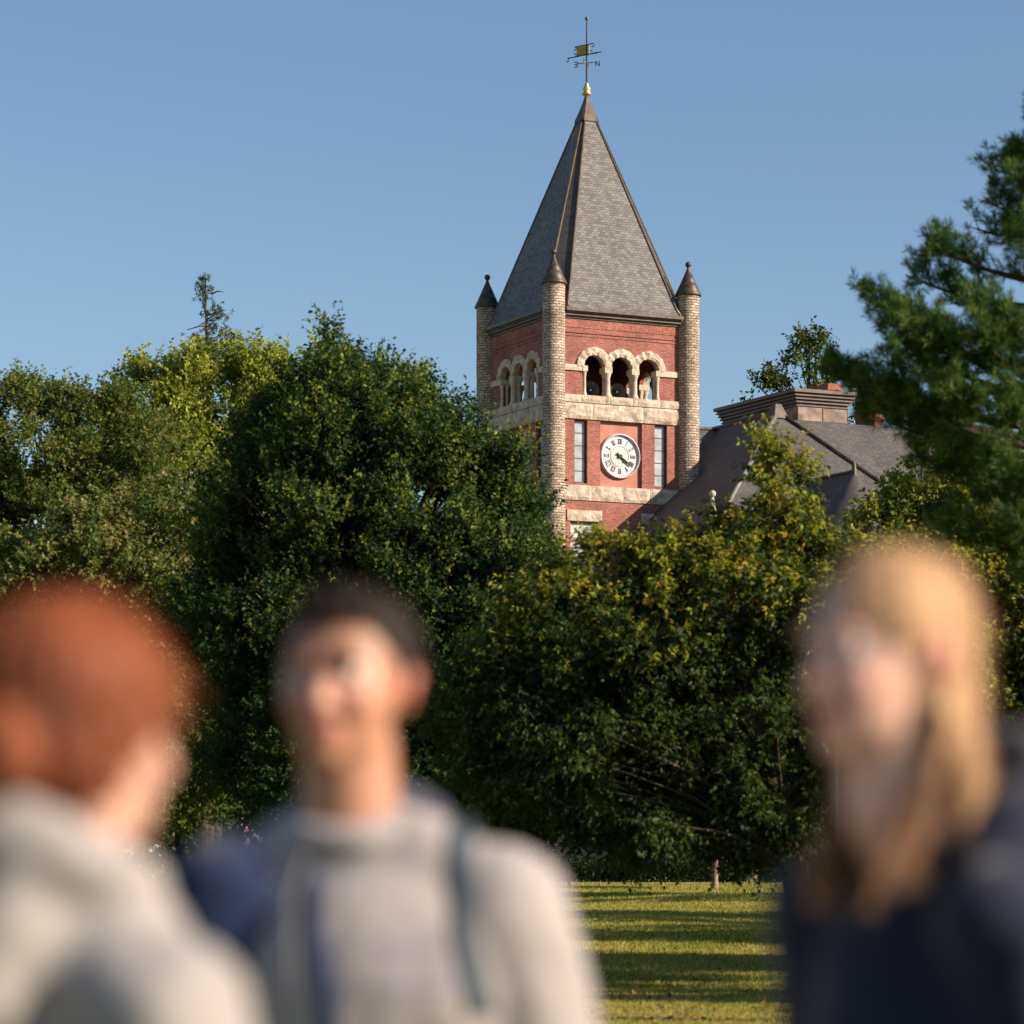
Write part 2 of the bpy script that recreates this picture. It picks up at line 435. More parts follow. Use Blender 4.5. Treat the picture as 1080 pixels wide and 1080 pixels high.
for k in range(4):
    f = fmap(k)
    course('rough_stone_band', f, [0.3, 2.15, 5.0, 7.3], 23.08, 23.88, 0.10, 0.06, k*7.3)
    course('belfry_sill', f, [0.3, 1.5, 2.85, 3.1, 4.4, 4.65, 5.95, 7.3], 23.89, 24.27, 0.15, 0.035, k*3.1+20)
    course('lower_stone_band', f, [0.3, 2.1, 3.9, 5.4, 7.3], 19.05, 19.80, 0.07, 0.05, k*5.7+40)
    course('base_stone_band', f, [0.3, 2.0, 3.8, 5.6, 7.3], 0.0, 2.6, 0.12, 0.06, k*5.7+70)
    for (a, b) in ((0.45, ARC[0]-AR-0.06), (ARC[2]+AR+0.06, WD-0.45)):
        course('impost_band', f, [a, b], 25.47, 25.76, 0.09, 0.015, k+80, 'stone_smooth')
    for a, b in LOWW:
        for zt in (18.0, 11.8, 6.2):
            course('window_lintel', f, [a-0.2, b+0.22], zt+0.02, zt+0.56, 0.06, 0.03, k+a+90+zt)
    # arches
    for ai, c in enumerate(ARC):
        mb = MB(); n = 14; nr = 3
        ro = AR+0.40; lim = 0.763
        def pt(i, j, w):
            a = PI*i/n; r = AR-0.012+(ro-AR)*j/nr
            u = max(c-lim if ai > 0 else -9, min(c+lim if ai < 2 else 99, c-r*math.cos(a)))
            return (u, w, Z_SPR+r*math.sin(a))
        P = [[None]*(nr+1) for _ in range(n+1)]
        for i in range(n+1):
            for j in range(nr+1):
                u, w_, z = pt(i, j, 0)
                d = 0.13+0.05*(noise.noise(Vector((u*3+k, z*3, c)))+0.8*noise.noise(Vector((u*8, z*8, k)))) - (0.03 if j in (0, nr) else 0) - (0.045 if i % 2 == 0 and 0 < i < n else 0)
                P[i][j] = f(u, d, z)
        for i in range(n):
            for j in range(nr): mb.face([P[i][j], P[i][j+1], P[i+1][j+1], P[i+1][j]][::-1])
            for j, rev in ((0, False), (nr, True)):
                a = pt(i, j, 0); b = pt(i+1, j, 0); q = [P[i][j], P[i+1][j], f(b[0], -0.03 if rev else -TH_W*0.55, b[2]), f(a[0], -0.03 if rev else -TH_W*0.55, a[2])]
                mb.face(q if not rev else q[::-1])
        mb.build('stone_arch', M['stone'], hall)
    # paired columns with capitals
    cols = [ARC[0]-AR+0.07, (ARC[0]+ARC[1])/2, (ARC[1]+ARC[2])/2, ARC[2]+AR-0.07]
    for ci, u in enumerate(cols):
        mb = MB(); r = 0.135 if ci in (1, 2) else 0.085
        for wq in (-0.02, -0.30):
            x, y, _ = f(u, wq, 0)
            mb.lathe([(r*1.5, 24.26), (r*1.5, 24.34), (r*1.15, 24.42), (r, 24.5), (r*0.95, 25.2), (r*1.05, 25.24), (r*1.45, 25.44), (r*1.45, 25.46)], (x, y, 0), 12)
        p = [f(u-r*1.55, 0.12, 0), f(u+r*1.55, -0.47, 0)]
        mb.box(min(p[0][0], p[1][0]), max(p[0][0], p[1][0]), min(p[0][1], p[1][1]), max(p[0][1], p[1][1]), 25.46, Z_SPR+0.03)
        mb.build('arch_column', M['stone_smooth'], hall)
    # tall windows
    for a, b in TALL:
        mb = MB(); z0, z1 = 19.90, 23.04; wq = -0.20
        def bx(mb, u0, u1, w0, w1, za, zb, m=0):
            p = f(u0, w0, 0); q = f(u1, w1, 0)
            mb.box(min(p[0], q[0]), max(p[0], q[0]), min(p[1], q[1]), max(p[1], q[1]), za, zb, m)
        bx(mb, a, a+0.06, wq-0.06, wq+0.05, z0, z1); bx(mb, b-0.06, b, wq-0.06, wq+0.05, z0, z1)
        bx(mb, a+0.06, b-0.06, wq-0.06, wq+0.05, z1-0.06, z1); bx(mb, a+0.06, b-0.06, wq-0.06, wq+0.07, z0, z0+0.08)
        for q in range(1, 5):
            zz = z0+(z1-z0)*q/5; bx(mb, a+0.06, b-0.06, wq-0.03, wq+0.012, zz-0.018, zz+0.018)
        wn = mb.build('tall_window', M['frame_red'], hall)
        g = MB(); g.face([f(a+0.02, wq-0.01, z0+0.02), f(b-0.02, wq-0.01, z0+0.02), f(b-0.02, wq-0.01, z1-0.02), f(a+0.02, wq-0.01, z1-0.02)])
        g.build('pane', M['pane'], wn)
    for a, b in LOWW:
        for (z0, z1) in ((15.30, 18.0), (9.0, 11.8), (3.6, 6.2)):
            mb = MB(); wq = -0.20
            bx(mb, a, a+0.09, wq-0.06, wq+0.05, z0, z1); bx(mb, b-0.09, b, wq-0.06, wq+0.05, z0, z1)
            bx(mb, a+0.09, b-0.09, wq-0.06, wq+0.05, z1-0.09, z1); bx(mb, a+0.09, b-0.09, wq-0.06, wq+0.07, z0, z0+0.1)
            zz = z0+(z1-z0)*0.68; bx(mb, a+0.09, b-0.09, wq-0.05, wq+0.06, zz-0.09, zz+0.09)
            wn = mb.build('sash_window', M['frame_pale'], hall)
            g = MB(); g.face([f(a+0.02, wq-0.01, z0+0.02), f(b-0.02, wq-0.01, z0+0.02), f(b-0.02, wq-0.01, z1-0.02), f(a+0.02, wq-0.01, z1-0.02)])
            g.build('pane', M['blind'], wn)

# ---- clocks
def bar(mb, p0, p1, wd, z0, z1):
    d = (p1[0]-p0[0], p1[1]-p0[1]); l = math.hypot(*d) or 1; n = (-d[1]/l*wd/2, d[0]/l*wd/2)
    q = [(p0[0]+n[0], p0[1]+n[1]), (p0[0]-n[0], p0[1]-n[1]), (p1[0]-n[0], p1[1]-n[1]), (p1[0]+n[0], p1[1]+n[1])]
    mb.prism(q, lambda x, y: (x, y, z0), lambda x, y: (x, y, z1))
ROM = ['XII', 'I', 'II', 'III', 'IIII', 'V', 'VI', 'VII', 'VIII', 'IX', 'X', 'XI']
def numeral(txt):
    mb = MB(); h = 0.25; adv = {'I': 0.062, 'V': 0.135, 'X': 0.125}
    tot = sum(adv[c] for c in txt); x = -tot/2
    for c in txt:
        a = adv[c]
        if c == 'I':
            bar(mb, (x+a/2, -h/2), (x+a/2, h/2), 0.034, 0, 0.02)
        elif c == 'V':
            bar(mb, (x+0.02, h/2), (x+a/2, -h/2), 0.034, 0, 0.02); bar(mb, (x+a-0.02, h/2), (x+a/2+0.004, -h/2), 0.016, 0.002, 0.018)
        else:
            bar(mb, (x+0.02, h/2), (x+a-0.02, -h/2), 0.034, 0, 0.02); bar(mb, (x+a-0.02, h/2), (x+0.02, -h/2), 0.016, 0.002, 0.018)
        x += a
    for s in (-1, 1): bar(mb, (-tot/2+0.005, s*h/2), (tot/2-0.005, s*h/2), 0.018, 0.003, 0.023)
    return mb
def make_clock(k):
    (ox, oy), (dx, dy), (nx, ny) = FACES[k]
    f = fmap(k); c = f(UC-0.02, -0.165, 21.37)
    # dial plane: local x along the face, local y up, local z outward
    Mx = Matrix(((dx, 0, nx), (dy, 0, ny), (0, 1, 0)))
    e = empty('clock', c, 0, hall); e.rotation_euler = Mx.to_euler()
    mb = MB(); mb.lathe([(1.13, 0), (1.13, 0.12), (1.10, 0.17), (1.05, 0.17), (1.03, 0.11), (1.0, 0.06)], seg=56)
    mb.build('bezel', M['bezel'], e)
    mb = MB(); mb.lathe([(1.035, 0.05), (0.53, 0.05)], seg=56, sm=False)
    for i in range(60):
        a = 2*PI*i/60; r = 0.93
        bar(mb, (math.sin(a)*(r-0.012), math.cos(a)*(r-0.012)), (math.sin(a)*(r+(0.03 if i % 5 == 0 else 0.012)), math.cos(a)*(r+(0.03 if i % 5 == 0 else 0.012))), 0.024, 0.051, 0.056)
    for q in range(len(mb.mi)):
        if q >= 56: mb.mi[q] = 1
    mb.build('dial_ring', [M['white_dial'], M['numeral']], e)
    mb = MB(); mb.lathe([(0.53, 0.045), (0.53, 0.075), (0.505, 0.075), (0.50, 0.055), (0.001, 0.055)], seg=48, sm=False)
    mb.build('dial_centre', M['green_dial'], e)
    for i, t in enumerate(ROM):
        a = 2*PI*i/12
        o = numeral(t).build('numeral', M['numeral'], e)
        o.location = (math.sin(a)*0.74, math.cos(a)*0.74, 0.052); o.rotation_euler = (0, 0, -a)
    for nm, ang, ln, wd, z in (('hour_hand', 131, 0.50, 0.085, 0.095), ('minute_hand', 127, 0.80, 0.05, 0.125)):
        a = R(ang); d = (math.sin(a), math.cos(a)); n = (d[1], -d[0]); mb = MB()
        pts = [(-0.22, wd*0.9), (-0.10, wd*0.35), (ln*0.5, wd*0.45), (ln*0.68, wd*1.1), (ln, 0)]
        poly = [(d[0]*t+n[0]*s, d[1]*t+n[1]*s) for t, s in pts]+[(d[0]*t-n[0]*s, d[1]*t-n[1]*s) for t, s in pts[::-1][1:]]
        mb.prism(poly, lambda x, y: (x, y, z), lambda x, y: (x, y, z+0.02))
        mb.lathe([(0.09, z-0.012), (0.09, z+0.032), (0.001, z+0.032)], seg=16, sm=False)
        mb.build(nm, M['black_iron'], e)
for k in range(4): make_clock(k)

# ---- pillars
for (x, y) in ((0, 0), (WD, 0), (0, WD), (WD, WD)):
    mb = MB(); n = 40; rr = 0.56
    prof = [(rr+0.12, ZG-0.6), (rr+0.12, 2.5), (rr, 2.6)]
    z = 2.6
    while z < 29.62:
        prof.append((rr+0.012*noise.noise(Vector((z*3, x, y))), z)); z += 0.35
    prof.append((rr, 29.66))
    mb.lathe(prof, (x, y, 0), n)
    p = mb.build('round_pillar', M['pillar'], hall)
    # the courses of the shaft stand uneven: push the surface about a little
    me = p.data
    mb = MB()
    mb.lathe([(0.56, 29.63), (0.655, 29.64), (0.665, 29.70), (0.645, 29.76), (0.47, 30.12), (0.48, 30.135), (0.46, 30.15), (0.30, 30.5), (0.31, 30.515), (0.29, 30.53), (0.14, 30.86), (0.10, 30.98), (0.06, 31.06), (0.10, 31.10), (0.05, 31.12)], (x, y, 0), 28)
    mb.ball((x, y, 31.24), 0.155)
    mb.build('pillar_cap', M['copper_dark'], p)

# ---- cornice / gutter
mb = MB()
for k in range(4):
    f = fmap(k)
    for (z0, z1, wq) in ((28.05, 28.17, 0.10), (28.17, 28.29, 0.24), (28.29, 28.36, 0.33), (28.36, 28.52, 0.44)):
        p = f(0.50, -0.1, 0); q = f(WD-0.50, wq, 0)
        mb.box(min(p[0], q[0]), max(p[0], q[0]), min(p[1], q[1]), max(p[1], q[1]), z0, z1)
for (x, y) in ((0, 0), (WD, 0), (0, WD), (WD, WD)):      # lead box gutters between roof and pillar
    cx = x+(0.42 if x == 0 else -0.42); cy = y+(0.42 if y == 0 else -0.42)
    mb.box(cx-0.34, cx+0.34, cy-0.34, cy+0.34, 28.53, 29.15)
mb.build('cornice_gutter', M['copper_dark'], hall)

# ---- spire
def octring(a, c, z):
    h = a/2; m_ = WD/2
    P = [(-h+c, -h), (h-c, -h), (h, -h+c), (h, h-c), (h-c, h), (-h+c, h), (-h, h-c), (-h, -h+c)]
    return [Vector((m_+x, m_+y, z)) for x, y in P]
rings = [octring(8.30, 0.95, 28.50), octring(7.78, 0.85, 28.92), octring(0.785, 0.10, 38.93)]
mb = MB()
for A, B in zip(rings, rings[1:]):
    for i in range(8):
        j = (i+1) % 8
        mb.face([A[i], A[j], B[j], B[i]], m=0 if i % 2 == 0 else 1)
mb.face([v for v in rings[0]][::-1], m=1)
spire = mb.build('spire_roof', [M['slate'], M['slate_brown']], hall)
mb = MB()
for i in range(8):
    mb.tube([rings[0][i]+Vector((0, 0, 0.02)), rings[1][i]+Vector((0, 0, 0.02)), rings[2][i]], [0.065, 0.065, 0.05], 6)
mb.build('hip_roll', M['ridge'], spire)
mb = MB()
capr = [octring(1.0, 0.10, 38.80), octring(1.0, 0.10, 38.90), octring(0.66, 0.08, 39.35), octring(0.34, 0.06, 39.85), octring(0.20, 0.05, 40.15)]
for A, B in zip(capr, capr[1:]):
    for i in range(8): mb.face([A[i], A[(i+1) % 8], B[(i+1) % 8], B[i]])
mb.face(capr[0][::-1])
mb.build('spire_cap', M['copper'], spire)
mb = MB(); c0 = (WD/2, WD/2, 0)
mb.lathe([(0.10, 40.1), (0.17, 40.2), (0.25, 40.24), (0.25, 40.3), (0.15, 40.36), (0.21, 40.46), (0.20, 40.56), (0.10, 40.68), (0.12, 40.74), (0.05, 40.86), (0.03, 40.9)], c0, 18)
mb.build('gilt_finial', M['gilt'], spire)
vane = MB(); vane.lathe([(0.055, 40.85), (0.05, 42.0), (0.035, 44.05)], c0, 8)
vo = vane.build('weather_vane', M['vane_blue'], hall)
mb = MB(); mb.ball((WD/2, WD/2, 44.12), 0.10, seg=10); mb.build('tip_ball', M['copper_pink'], vo)
# arrow with banner: turned so that its left end droops nearer in the picture
ve = empty('banner_arrow', (WD/2, WD/2, 0), -TH+R(18), vo)
mb = MB()
def vx(x, z): return (x, 0, 42.52+z)
def vbar(mb, a, b, wd, t=0.02):
    d = (b[0]-a[0], b[1]-a[1]); l = math.hypot(*d) or 1; n = (-d[1]/l*wd/2, d[0]/l*wd/2)
    q = [(a[0]+n[0], a[1]+n[1]), (a[0]-n[0], a[1]-n[1]), (b[0]-n[0], b[1]-n[1]), (b[0]+n[0], b[1]+n[1])]
    mb.prism(q, lambda x, z: (x, -t, 42.52+z), lambda x, z: (x, t, 42.52+z))
vbar(mb, (-1.0, -0.24), (0.72, -0.24), 0.045)
vbar(mb, (-0.62, 0.27), (0.32, 0.27), 0.04)
mb.prism([(0.42, -0.20), (0.78, -0.24), (0.42, -0.28)], lambda x, z: (x, -0.03, 42.52+z), lambda x, z: (x, 0.03, 42.52+z))
for (x0, z0, s, e1) in ((-1.0, -0.24, 1, -1), (-0.62, -0.24, 1, 1), (0.22, -0.24, 1, 1), (-0.62, 0.27, 1, -1), (0.32, 0.27, 1, -1)):
    pth = [(x0+0.09*math.sin(t)*s*(1-t/8), -0.01, 42.52+z0+e1*(0.09-0.09*math.cos(t))) for t in [i*0.6 for i in range(8)]]
    mb.tube(pth, 0.022, 5)
arw = mb.build('arrow', M['vane_blue'], vo)
arw.location = (WD/2, WD/2, 0); arw.rotation_euler = (0, 0, -TH-R(38)); arw.scale = (1.22, 1, 1)
bpy.data.objects.remove(ve)
mb = MB()
mb.prism([(-0.52, -0.205), (0.12, -0.205), (0.12, 0.235), (-0.52, 0.235)], lambda x, z: (x, -0.018, 42.52+z), lambda x, z: (x, 0.018, 42.52+z))
bn = mb.build('gilt_banner', plain('old_gilt', (0.40, 0.30, 0.05), 0.6, 0.0, 0.2, 8), vo)
bn.location = (WD/2, WD/2, 0); bn.rotation_euler = (0, 0, -TH-R(38)); bn.scale = (1.22, 1, 1)
# compass letters
mb = MB()
for a in range(4):
    d = Vector((math.cos(a*PI/2), math.sin(a*PI/2), 0))
    mb.tube([Vector((0, 0, 41.86)), Vector((0, 0, 41.86))+d*0.46], 0.022, 5)
arms = mb.build('compass_arms', M['vane_blue'], vo)
arms.location = (WD/2, WD/2, 0); arms.rotation_euler = (0, 0, -TH-R(12))
LET = {'N': [((-.09, -.13), (-.09, .13)), ((.09, -.13), (.09, .13)), ((-.09, .13), (.09, -.13))],
       'E': [((-.07, -.13), (-.07, .13)), ((-.07, .13), (.09, .13)), ((-.07, 0), (.07, 0)), ((-.07, -.13), (.09, -.13))],
       'S': [((.08, .13), (-.07, .12)), ((-.07, .12), (-.07, .01)), ((-.07, .01), (.07, -.01)), ((.07, -.01), (.07, -.12)), ((.07, -.12), (-.08, -.13))],
       'W': [((-.12, .13), (-.06, -.13)), ((-.06, -.13), (0, .08)), ((0, .08), (.06, -.13)), ((.06, -.13), (.12, .13))]}
for ch, ang, flip in (('N', -12, 1), ('E', 168, -1), ('S', 78, 1), ('W', 258, 1)):
    mb = MB()
    for a, b in LET[ch]:
        a = (a[0]*flip, a[1]); b = (b[0]*flip, b[1])
        d = (b[0]-a[0], b[1]-a[1]); l = math.hypot(*d); n = (-d[1]/l*0.022, d[0]/l*0.022)
        q = [(a[0]+n[0], a[1]+n[1]), (a[0]-n[0], a[1]-n[1]), (b[0]-n[0], b[1]-n[1]), (b[0]+n[0], b[1]+n[1])]
        mb.prism(q, lambda x, z: (x, -0.015, z), lambda x, z: (x, 0.015, z))
    o = mb.build('compass_letter', M['vane_blue'] if ch in 'NE' else M['copper_pink'], vo)
    aa = -TH+R(ang); o.location = (WD/2+0.56*math.cos(aa), WD/2+0.56*math.sin(aa), 41.80)
    o.rotation_euler = (0, 0, -TH-R(12) if ch in 'NE' else -TH+R(62))

# ---- loudspeakers in the belfry (their own things)
def world_of(u, v, z):
    c, s = math.cos(TH), math.sin(TH)
    return (2.06+u*c-v*s, 154.5+u*s+v*c, z)
def make_horn():
    e = empty('loudspeaker', (0, 0, 0))
    mb = MB(); mb.lathe([(0.42, 0.0), (0.40, 0.02), (0.30, 0.16), (0.18, 0.30), (0.10, 0.42), (0.10, 0.6), (0.001, 0.6)], seg=28, ax=Matrix.Rotation(R(-90), 3, 'X'))
    mb.build('horn_dish', M['horn'], e)
    mb = MB(); mb.ball((0, 0.10, 0), 0.06); mb.tube([(0, 0.1, 0), (0, 0.3, 0)], 0.03, 6); mb.build('driver_cone', M['white_dial'], e)
    mb = MB(); mb.tube([(-0.34, 0.25, -0.42), (-0.34, 0.25, 0.0), (-0.1, 0.3, 0.1), (0.1, 0.3, 0.1), (0.34, 0.25, 0), (0.34, 0.25, -0.42)], 0.025, 6); mb.box(-0.4, 0.4, 0.1, 0.4, -0.47, -0.42); mb.build('bracket', M['black_iron'], e)
    return e
h1 = make_horn()
for i, (u, lab) in enumerate(((ARC[0]+0.12, 'grey-green horn loudspeaker standing in the left belfry arch above the clock'), (ARC[1]+0.10, 'grey-green horn loudspeaker standing in the middle belfry arch above the clock'))):
    o = h1 if i == 0 else copy_tree(h1)
    o.location = world_of(u, 0.55, 24.66); o.rotation_euler = (0, 0, TH-R(12))
    tag(o, lab, 'loudspeaker', 'horn loudspeakers in the belfry')

# ================================================================== WINGS OF THE HALL (same local frame: u, v, z)
A = (11.45, -2.3, 23.7); EZ = 16.8
def P(u, v, z): return (u, v, z)
hL = (A[0]-1.1*(A[2]-EZ), A[1]-(A[2]-EZ), EZ); hR = (A[0]+(A[2]-EZ), A[1]-(A[2]-EZ), EZ)
mb = MB()
# pavilion roof
mb.face([hL, hR, A])                                              # front hip triangle
mb.face([P(hL[0]-0.5, 12, EZ), hL, A, P(A[0], 8.3, A[2])], m=1)       # left slope
mb.face([hR, P(hR[0], 8.3, EZ), P(A[0], 8.3, A[2]), A])            # right slope
# main roof: front slope, deck, back slope
mb.face([P(12.0, -0.5-(23.69-EZ), EZ), P(42, -0.5-(23.69-EZ), EZ), P(36, -0.5, 23.69), P(12.0, -0.5, 23.69)])
mb.face([P(11.5, -0.5, 23.69), P(36, -0.5, 23.69), P(36, 8.3, 23.69), P(11.5, 8.3, 23.69)], m=1)
mb.face([P(36, -0.5, 23.69), P(42, -7.4, EZ), P(42, 15.2, EZ), P(36, 8.3, 23.69)])
mb.face([P(11.5, 8.3, 23.69), P(36, 8.3, 23.69), P(42, 15.2, EZ), P(3.9, 15.2, EZ)])
# short linking roof beside the tower
mb.face([P(7.2, -0.4, 19.7), P(12.0, -0.4, 19.7), P(12.0, 3.4, 23.5), P(7.2, 3.4, 23.5)])
mb.face([P(12.0, 3.4, 23.5), P(12.0, 8.4, 18.5), P(7.2, 8.4, 18.5), P(7.2, 3.4, 23.5)])
# low wing to the left
mb.face([P(-16, 2.0, 9.5), P(0.4, 2.0, 9.5), P(0.4, 8, 14.5), P(-12, 8, 14.5)])
mb.face([P(0.4, 14, 9.5), P(-16, 14, 9.5), P(-12, 8, 14.5), P(0.4, 8, 14.5)])
mb.face([P(-16, 14, 9.5), P(-16, 2, 9.5), P(-12, 8, 14.5)], m=1)
mroof = mb.build('main_roof', [M['slate_dark'], M['slate_brown']], hall)
# hip rolls and flashings
mb = MB()
up = Vector((0, 0, 0.05))
mb.tube([Vector(A)+up, Vector(hL)+up], 0.13, 6)
mb.build('hip_flashing', plain('lead_flashing', (0.19, 0.175, 0.165), 0.6, 0.2, 0.12, 3), mroof)
mb = MB()
mb.tube([Vector(A)+up, Vector(hR)+up], 0.13, 6); mb.tube([Vector(A), Vector((A[0], 8.3, A[2]))], 0.11, 6)
mb.tube([(7.2, 3.4, 23.54), (12, 3.4, 23.54)], 0.10, 6)
mb.build('copper_ridge', M['copper_dark'], mroof)
mb = MB(); ax, ay, az = A
q0 = [(ax-.42, ay-.42, az-.30), (ax+.42, ay-.42, az-.30), (ax+.42, ay+.6, az-.30), (ax-.42, ay+.6, az-.30)]
q1 = [(ax-.16, ay-.1, az+.45), (ax+.16, ay-.1, az+.45), (ax+.16, ay+.3, az+.45), (ax-.16, ay+.3, az+.45)]
for i in range(4): mb.face([q0[i], q0[(i+1) % 4], q1[(i+1) % 4], q1[i]])
mb.face(q1)
mb.build('ridge_cap', M['copper'], mroof)
# copper monitor box on the flat top
bxo = MB(); u0, u1, v0, v1 = 13.75, 16.75, -0.42, 7.2
bxo.box(u0, u1, v0, v1, 23.72, 24.45)
mon = bxo.build('copper_monitor', M['copper_pink'], hall)
mb = MB()
for i in range(4):
    o_ = 0.06+0.075*i; z = 24.46+i*0.165
    mb.box(u0-o_, u1+o_, v0-o_, v1+o_, z, z+0.075)
    mb.box(u0-o_+0.05, u1+o_-0.05, v0-o_+0.05, v1+o_-0.05, z+0.076, z+0.164, m=1)
mb.box(u0-0.38, u1+0.38, v0-0.38, v1+0.38, 25.125, 25.30)
mb.build('stepped_cornice', [M['copper'], M['black_iron']], mon)
mb = MB()
for i in range(3): mb.box(u0+0.02+i*1.5, u0+0.05+i*1.5, v0-0.03, v0-0.001, 23.75, 24.45)
mb.build('panel_seam', M['copper'], mon)
# chimneys
for (u, v, su, sv, zt) in ((19.2, 5.7, 0.8, 1.9, 26.65), (19.7, 2.1, 0.55, 1.9, 26.1)):
    mb = MB(); mb.box(u-su/2, u+su/2, v-sv/2, v+sv/2, 23.4, zt-0.35)
    mb.box(u-su/2-.06, u+su/2+.06, v-sv/2-.06, v+sv/2+.06, zt-0.35, zt-0.2)
    mb.box(u-su/2, u+su/2, v-sv/2, v+sv/2, zt-0.2, zt)
    ch = mb.build('chimney', M['brick'], hall)
    mb = MB(); mb.lathe([(0.16, zt), (0.14, zt+0.08), (0.10, zt+0.08), (0.10, zt)], (u, v, 0), 12); mb.build('chimney_flue', M['frame_red'], ch)
# round-ended bay with half-cone roof
cu, cv, cz_ = 11.0, -10.2, 19.85
mb = MB()
mb.lathe([(2.75, 16.3), (2.25, 16.95), (1.0, 18.55), (0.02, cz_)], (cu, cv, 0), 28, a0=PI, a1=2*PI)
mb.face([P(cu-2.75, -7.0, 16.3), P(cu-2.75, cv, 16.3), P(cu-2.25, cv, 16.95), P(cu-2.25, -7.0, 16.95)])
mb.face([P(cu-2.25, -6.5, 16.95), P(cu-2.25, cv, 16.95), P(cu, cv, cz_), P(cu, -5.9, cz_)])
mb.face([P(cu+2.75, cv, 16.3), P(cu+2.75, -7.0, 16.3), P(cu+2.25, -7.0, 16.95), P(cu+2.25, cv, 16.95)])
mb.face([P(cu+2.25, cv, 16.95), P(cu+2.25, -6.5, 16.95), P(cu, -5.9, cz_), P(cu, cv, cz_)])
br_ = mb.build('bay_roof', M['slate_brown'], hall)
mb = MB()
mb.lathe([(0.16, 19.55), (0.13, 19.95), (0.10, 20.0), (0.12, 20.1), (0.03, 20.35)], (cu, cv, 0), 12)
mb.tube([(cu, cv, cz_+0.02), (cu, -5.9, cz_+0.02)], 0.09, 6)
mb.build('bay_finial', M['copper_dark'], br_)
# walls of the wings
wl = MB()
def wall_box(mb, u0, u1, v0, v1, z0, z1, gaps=()):
    mb.box(u0, u1, v0, v1, z0, z1)
wl.box(4.4, 17.9, -8.7, 9.8, ZG-0.6, EZ-0.02)
wl.box(17.92, 41.5, -6.8, 14.9, ZG-0.6, EZ-0.03)
wl.box(7.4, 11.0, -0.1, 7.0, EZ, 19.6)
wl.box(-15.5, -0.02, 2.5, 13.5, ZG-0.6, 9.45)
wl.lathe([(2.35, ZG-0.6), (2.35, 16.35)], (cu, cv, 0), 28, a0=PI, a1=2*PI)
wl.face([P(cu-2.35, cv, ZG-.6), P(cu-2.35, -8.7, ZG-.6), P(cu-2.35, -8.7, 16.35), P(cu-2.35, cv, 16.35)][::-1])
wl.face([P(cu+2.35, cv, ZG-.6), P(cu+2.35, -8.7, ZG-.6), P(cu+2.35, -8.7, 16.35), P(cu+2.35, cv, 16.35)])
wl.build('wing_wall', M['brick'], hall)
# stone basement course and sills
st = MB()
st.box(4.3, 18.0, -8.82, -8.72, ZG-0.5, 2.4); st.box(18.02, 41.6, -6.93, -6.82, ZG-0.5, 2.4); st.box(-15.6, -0.5, 2.37, 2.48, ZG-0.5, 2.4)
st.box(4.28, 4.38, -8.70, -0.2, ZG-0.5, 2.4)
st.lathe([(2.42, ZG-0.5), (2.42, 2.4), (2.36, 2.5)], (cu, cv, 0), 28, a0=PI, a1=2*PI)
st.build('stone_basement', plain('grey_stone', (0.24, 0.215, 0.185), 0.9, 0, 0.15, 3, bump=0.8), hall)
# windows in the wings
def wing_window(u, v, z0, z1, wd, axis='v'):
    mb = MB(); t = 0.09; o = 0.05
    def b(a0, a1, d0, d1, za, zb, m=0):
        if axis == 'v': mb.box(u+a0, u+a1, v-d1, v-d0, za, zb, m)
        else: mb.box(u-d1, u-d0, v+a0, v+a1, za, zb, m)
    h = wd/2
    b(-h-.12, h+.12, 0.002, 0.10, z1, z1+0.38, 1); b(-h-.1, h+.1, 0.002, 0.12, z0-0.16, z0, 1)
    b(-h, -h+t, 0.002, o, z0, z1); b(h-t, h, 0.002, o, z0, z1); b(-h+t, h-t, 0.002, o, z1-t, z1); b(-h+t, h-t, 0.002, o, z0, z0+t)
    b(-h+t, h-t, 0.002, o*0.8, (z0+z1)/2-0.04, (z0+z1)/2+0.04)
    wn = mb.build('wing_window', [M['frame_pale'], M['stone_smooth']], hall)
    mb = MB(); b(-h+t, h-t, 0.003, 0.02, z0+t, z1-t); mb.build('pane', M['dark_glass'], wn)
for u in (5.8, 7.6, 14.6, 16.4):
    for z in (3.3, 8.0, 12.4): wing_window(u, -8.7, z, z+2.6, 1.1)
for u in (20, 23, 26, 29, 32, 35, 38):
    for z in (3.3, 8.0, 12.4): wing_window(u, -6.8, z, z+2.6, 1.2)
for u in (-13.5, -11, -8.5, -6, -3.5):
    for z in (3.3, 6.6): wing_window(u, 2.5, z, z+2.1, 1.1)
for v in (-7, -4.5, -2):
    for z in (3.3, 8.0, 12.4): wing_window(4.4, v, z, z+2.6, 1.1, 'u')
# basement doorways, seen dark under the trees
for (u, v) in ((6.3, -8.83), (15.4, -8.83), (22, -6.94), (28, -6.94), (-7, 2.36), (-11.5, 2.36)):
    mb = MB(); mb.box(u-0.9, u-0.75, v-0.06, v, ZG, 2.35); mb.box(u+0.75, u+0.9, v-0.06, v, ZG, 2.35); mb.box(u-0.75, u+0.75, v-0.06, v, 2.15, 2.35)
    d = mb.build('basement_door', M['stone_smooth'], hall)
    mb = MB(); mb.box(u-0.75, u+0.75, v-0.03, v-0.005, ZG, 2.15); mb.build('door_leaf', M['black_iron'], d)
# stone corner pinnacle with ball
mb = MB(); pu, pv = 4.3, -8.25
mb.box(pu-0.35, pu+0.35, pv-0.35, pv+0.35, 14.5, 16.9)
mb.lathe([(0.42, 16.9), (0.42, 17.02), (0.30, 17.2), (0.10, 18.4), (0.06, 18.5)], (pu, pv, 0), 12); mb.ball((pu, pv, 18.66), 0.17)
mb.build('corner_pinnacle', M['stone_smooth'], hall)
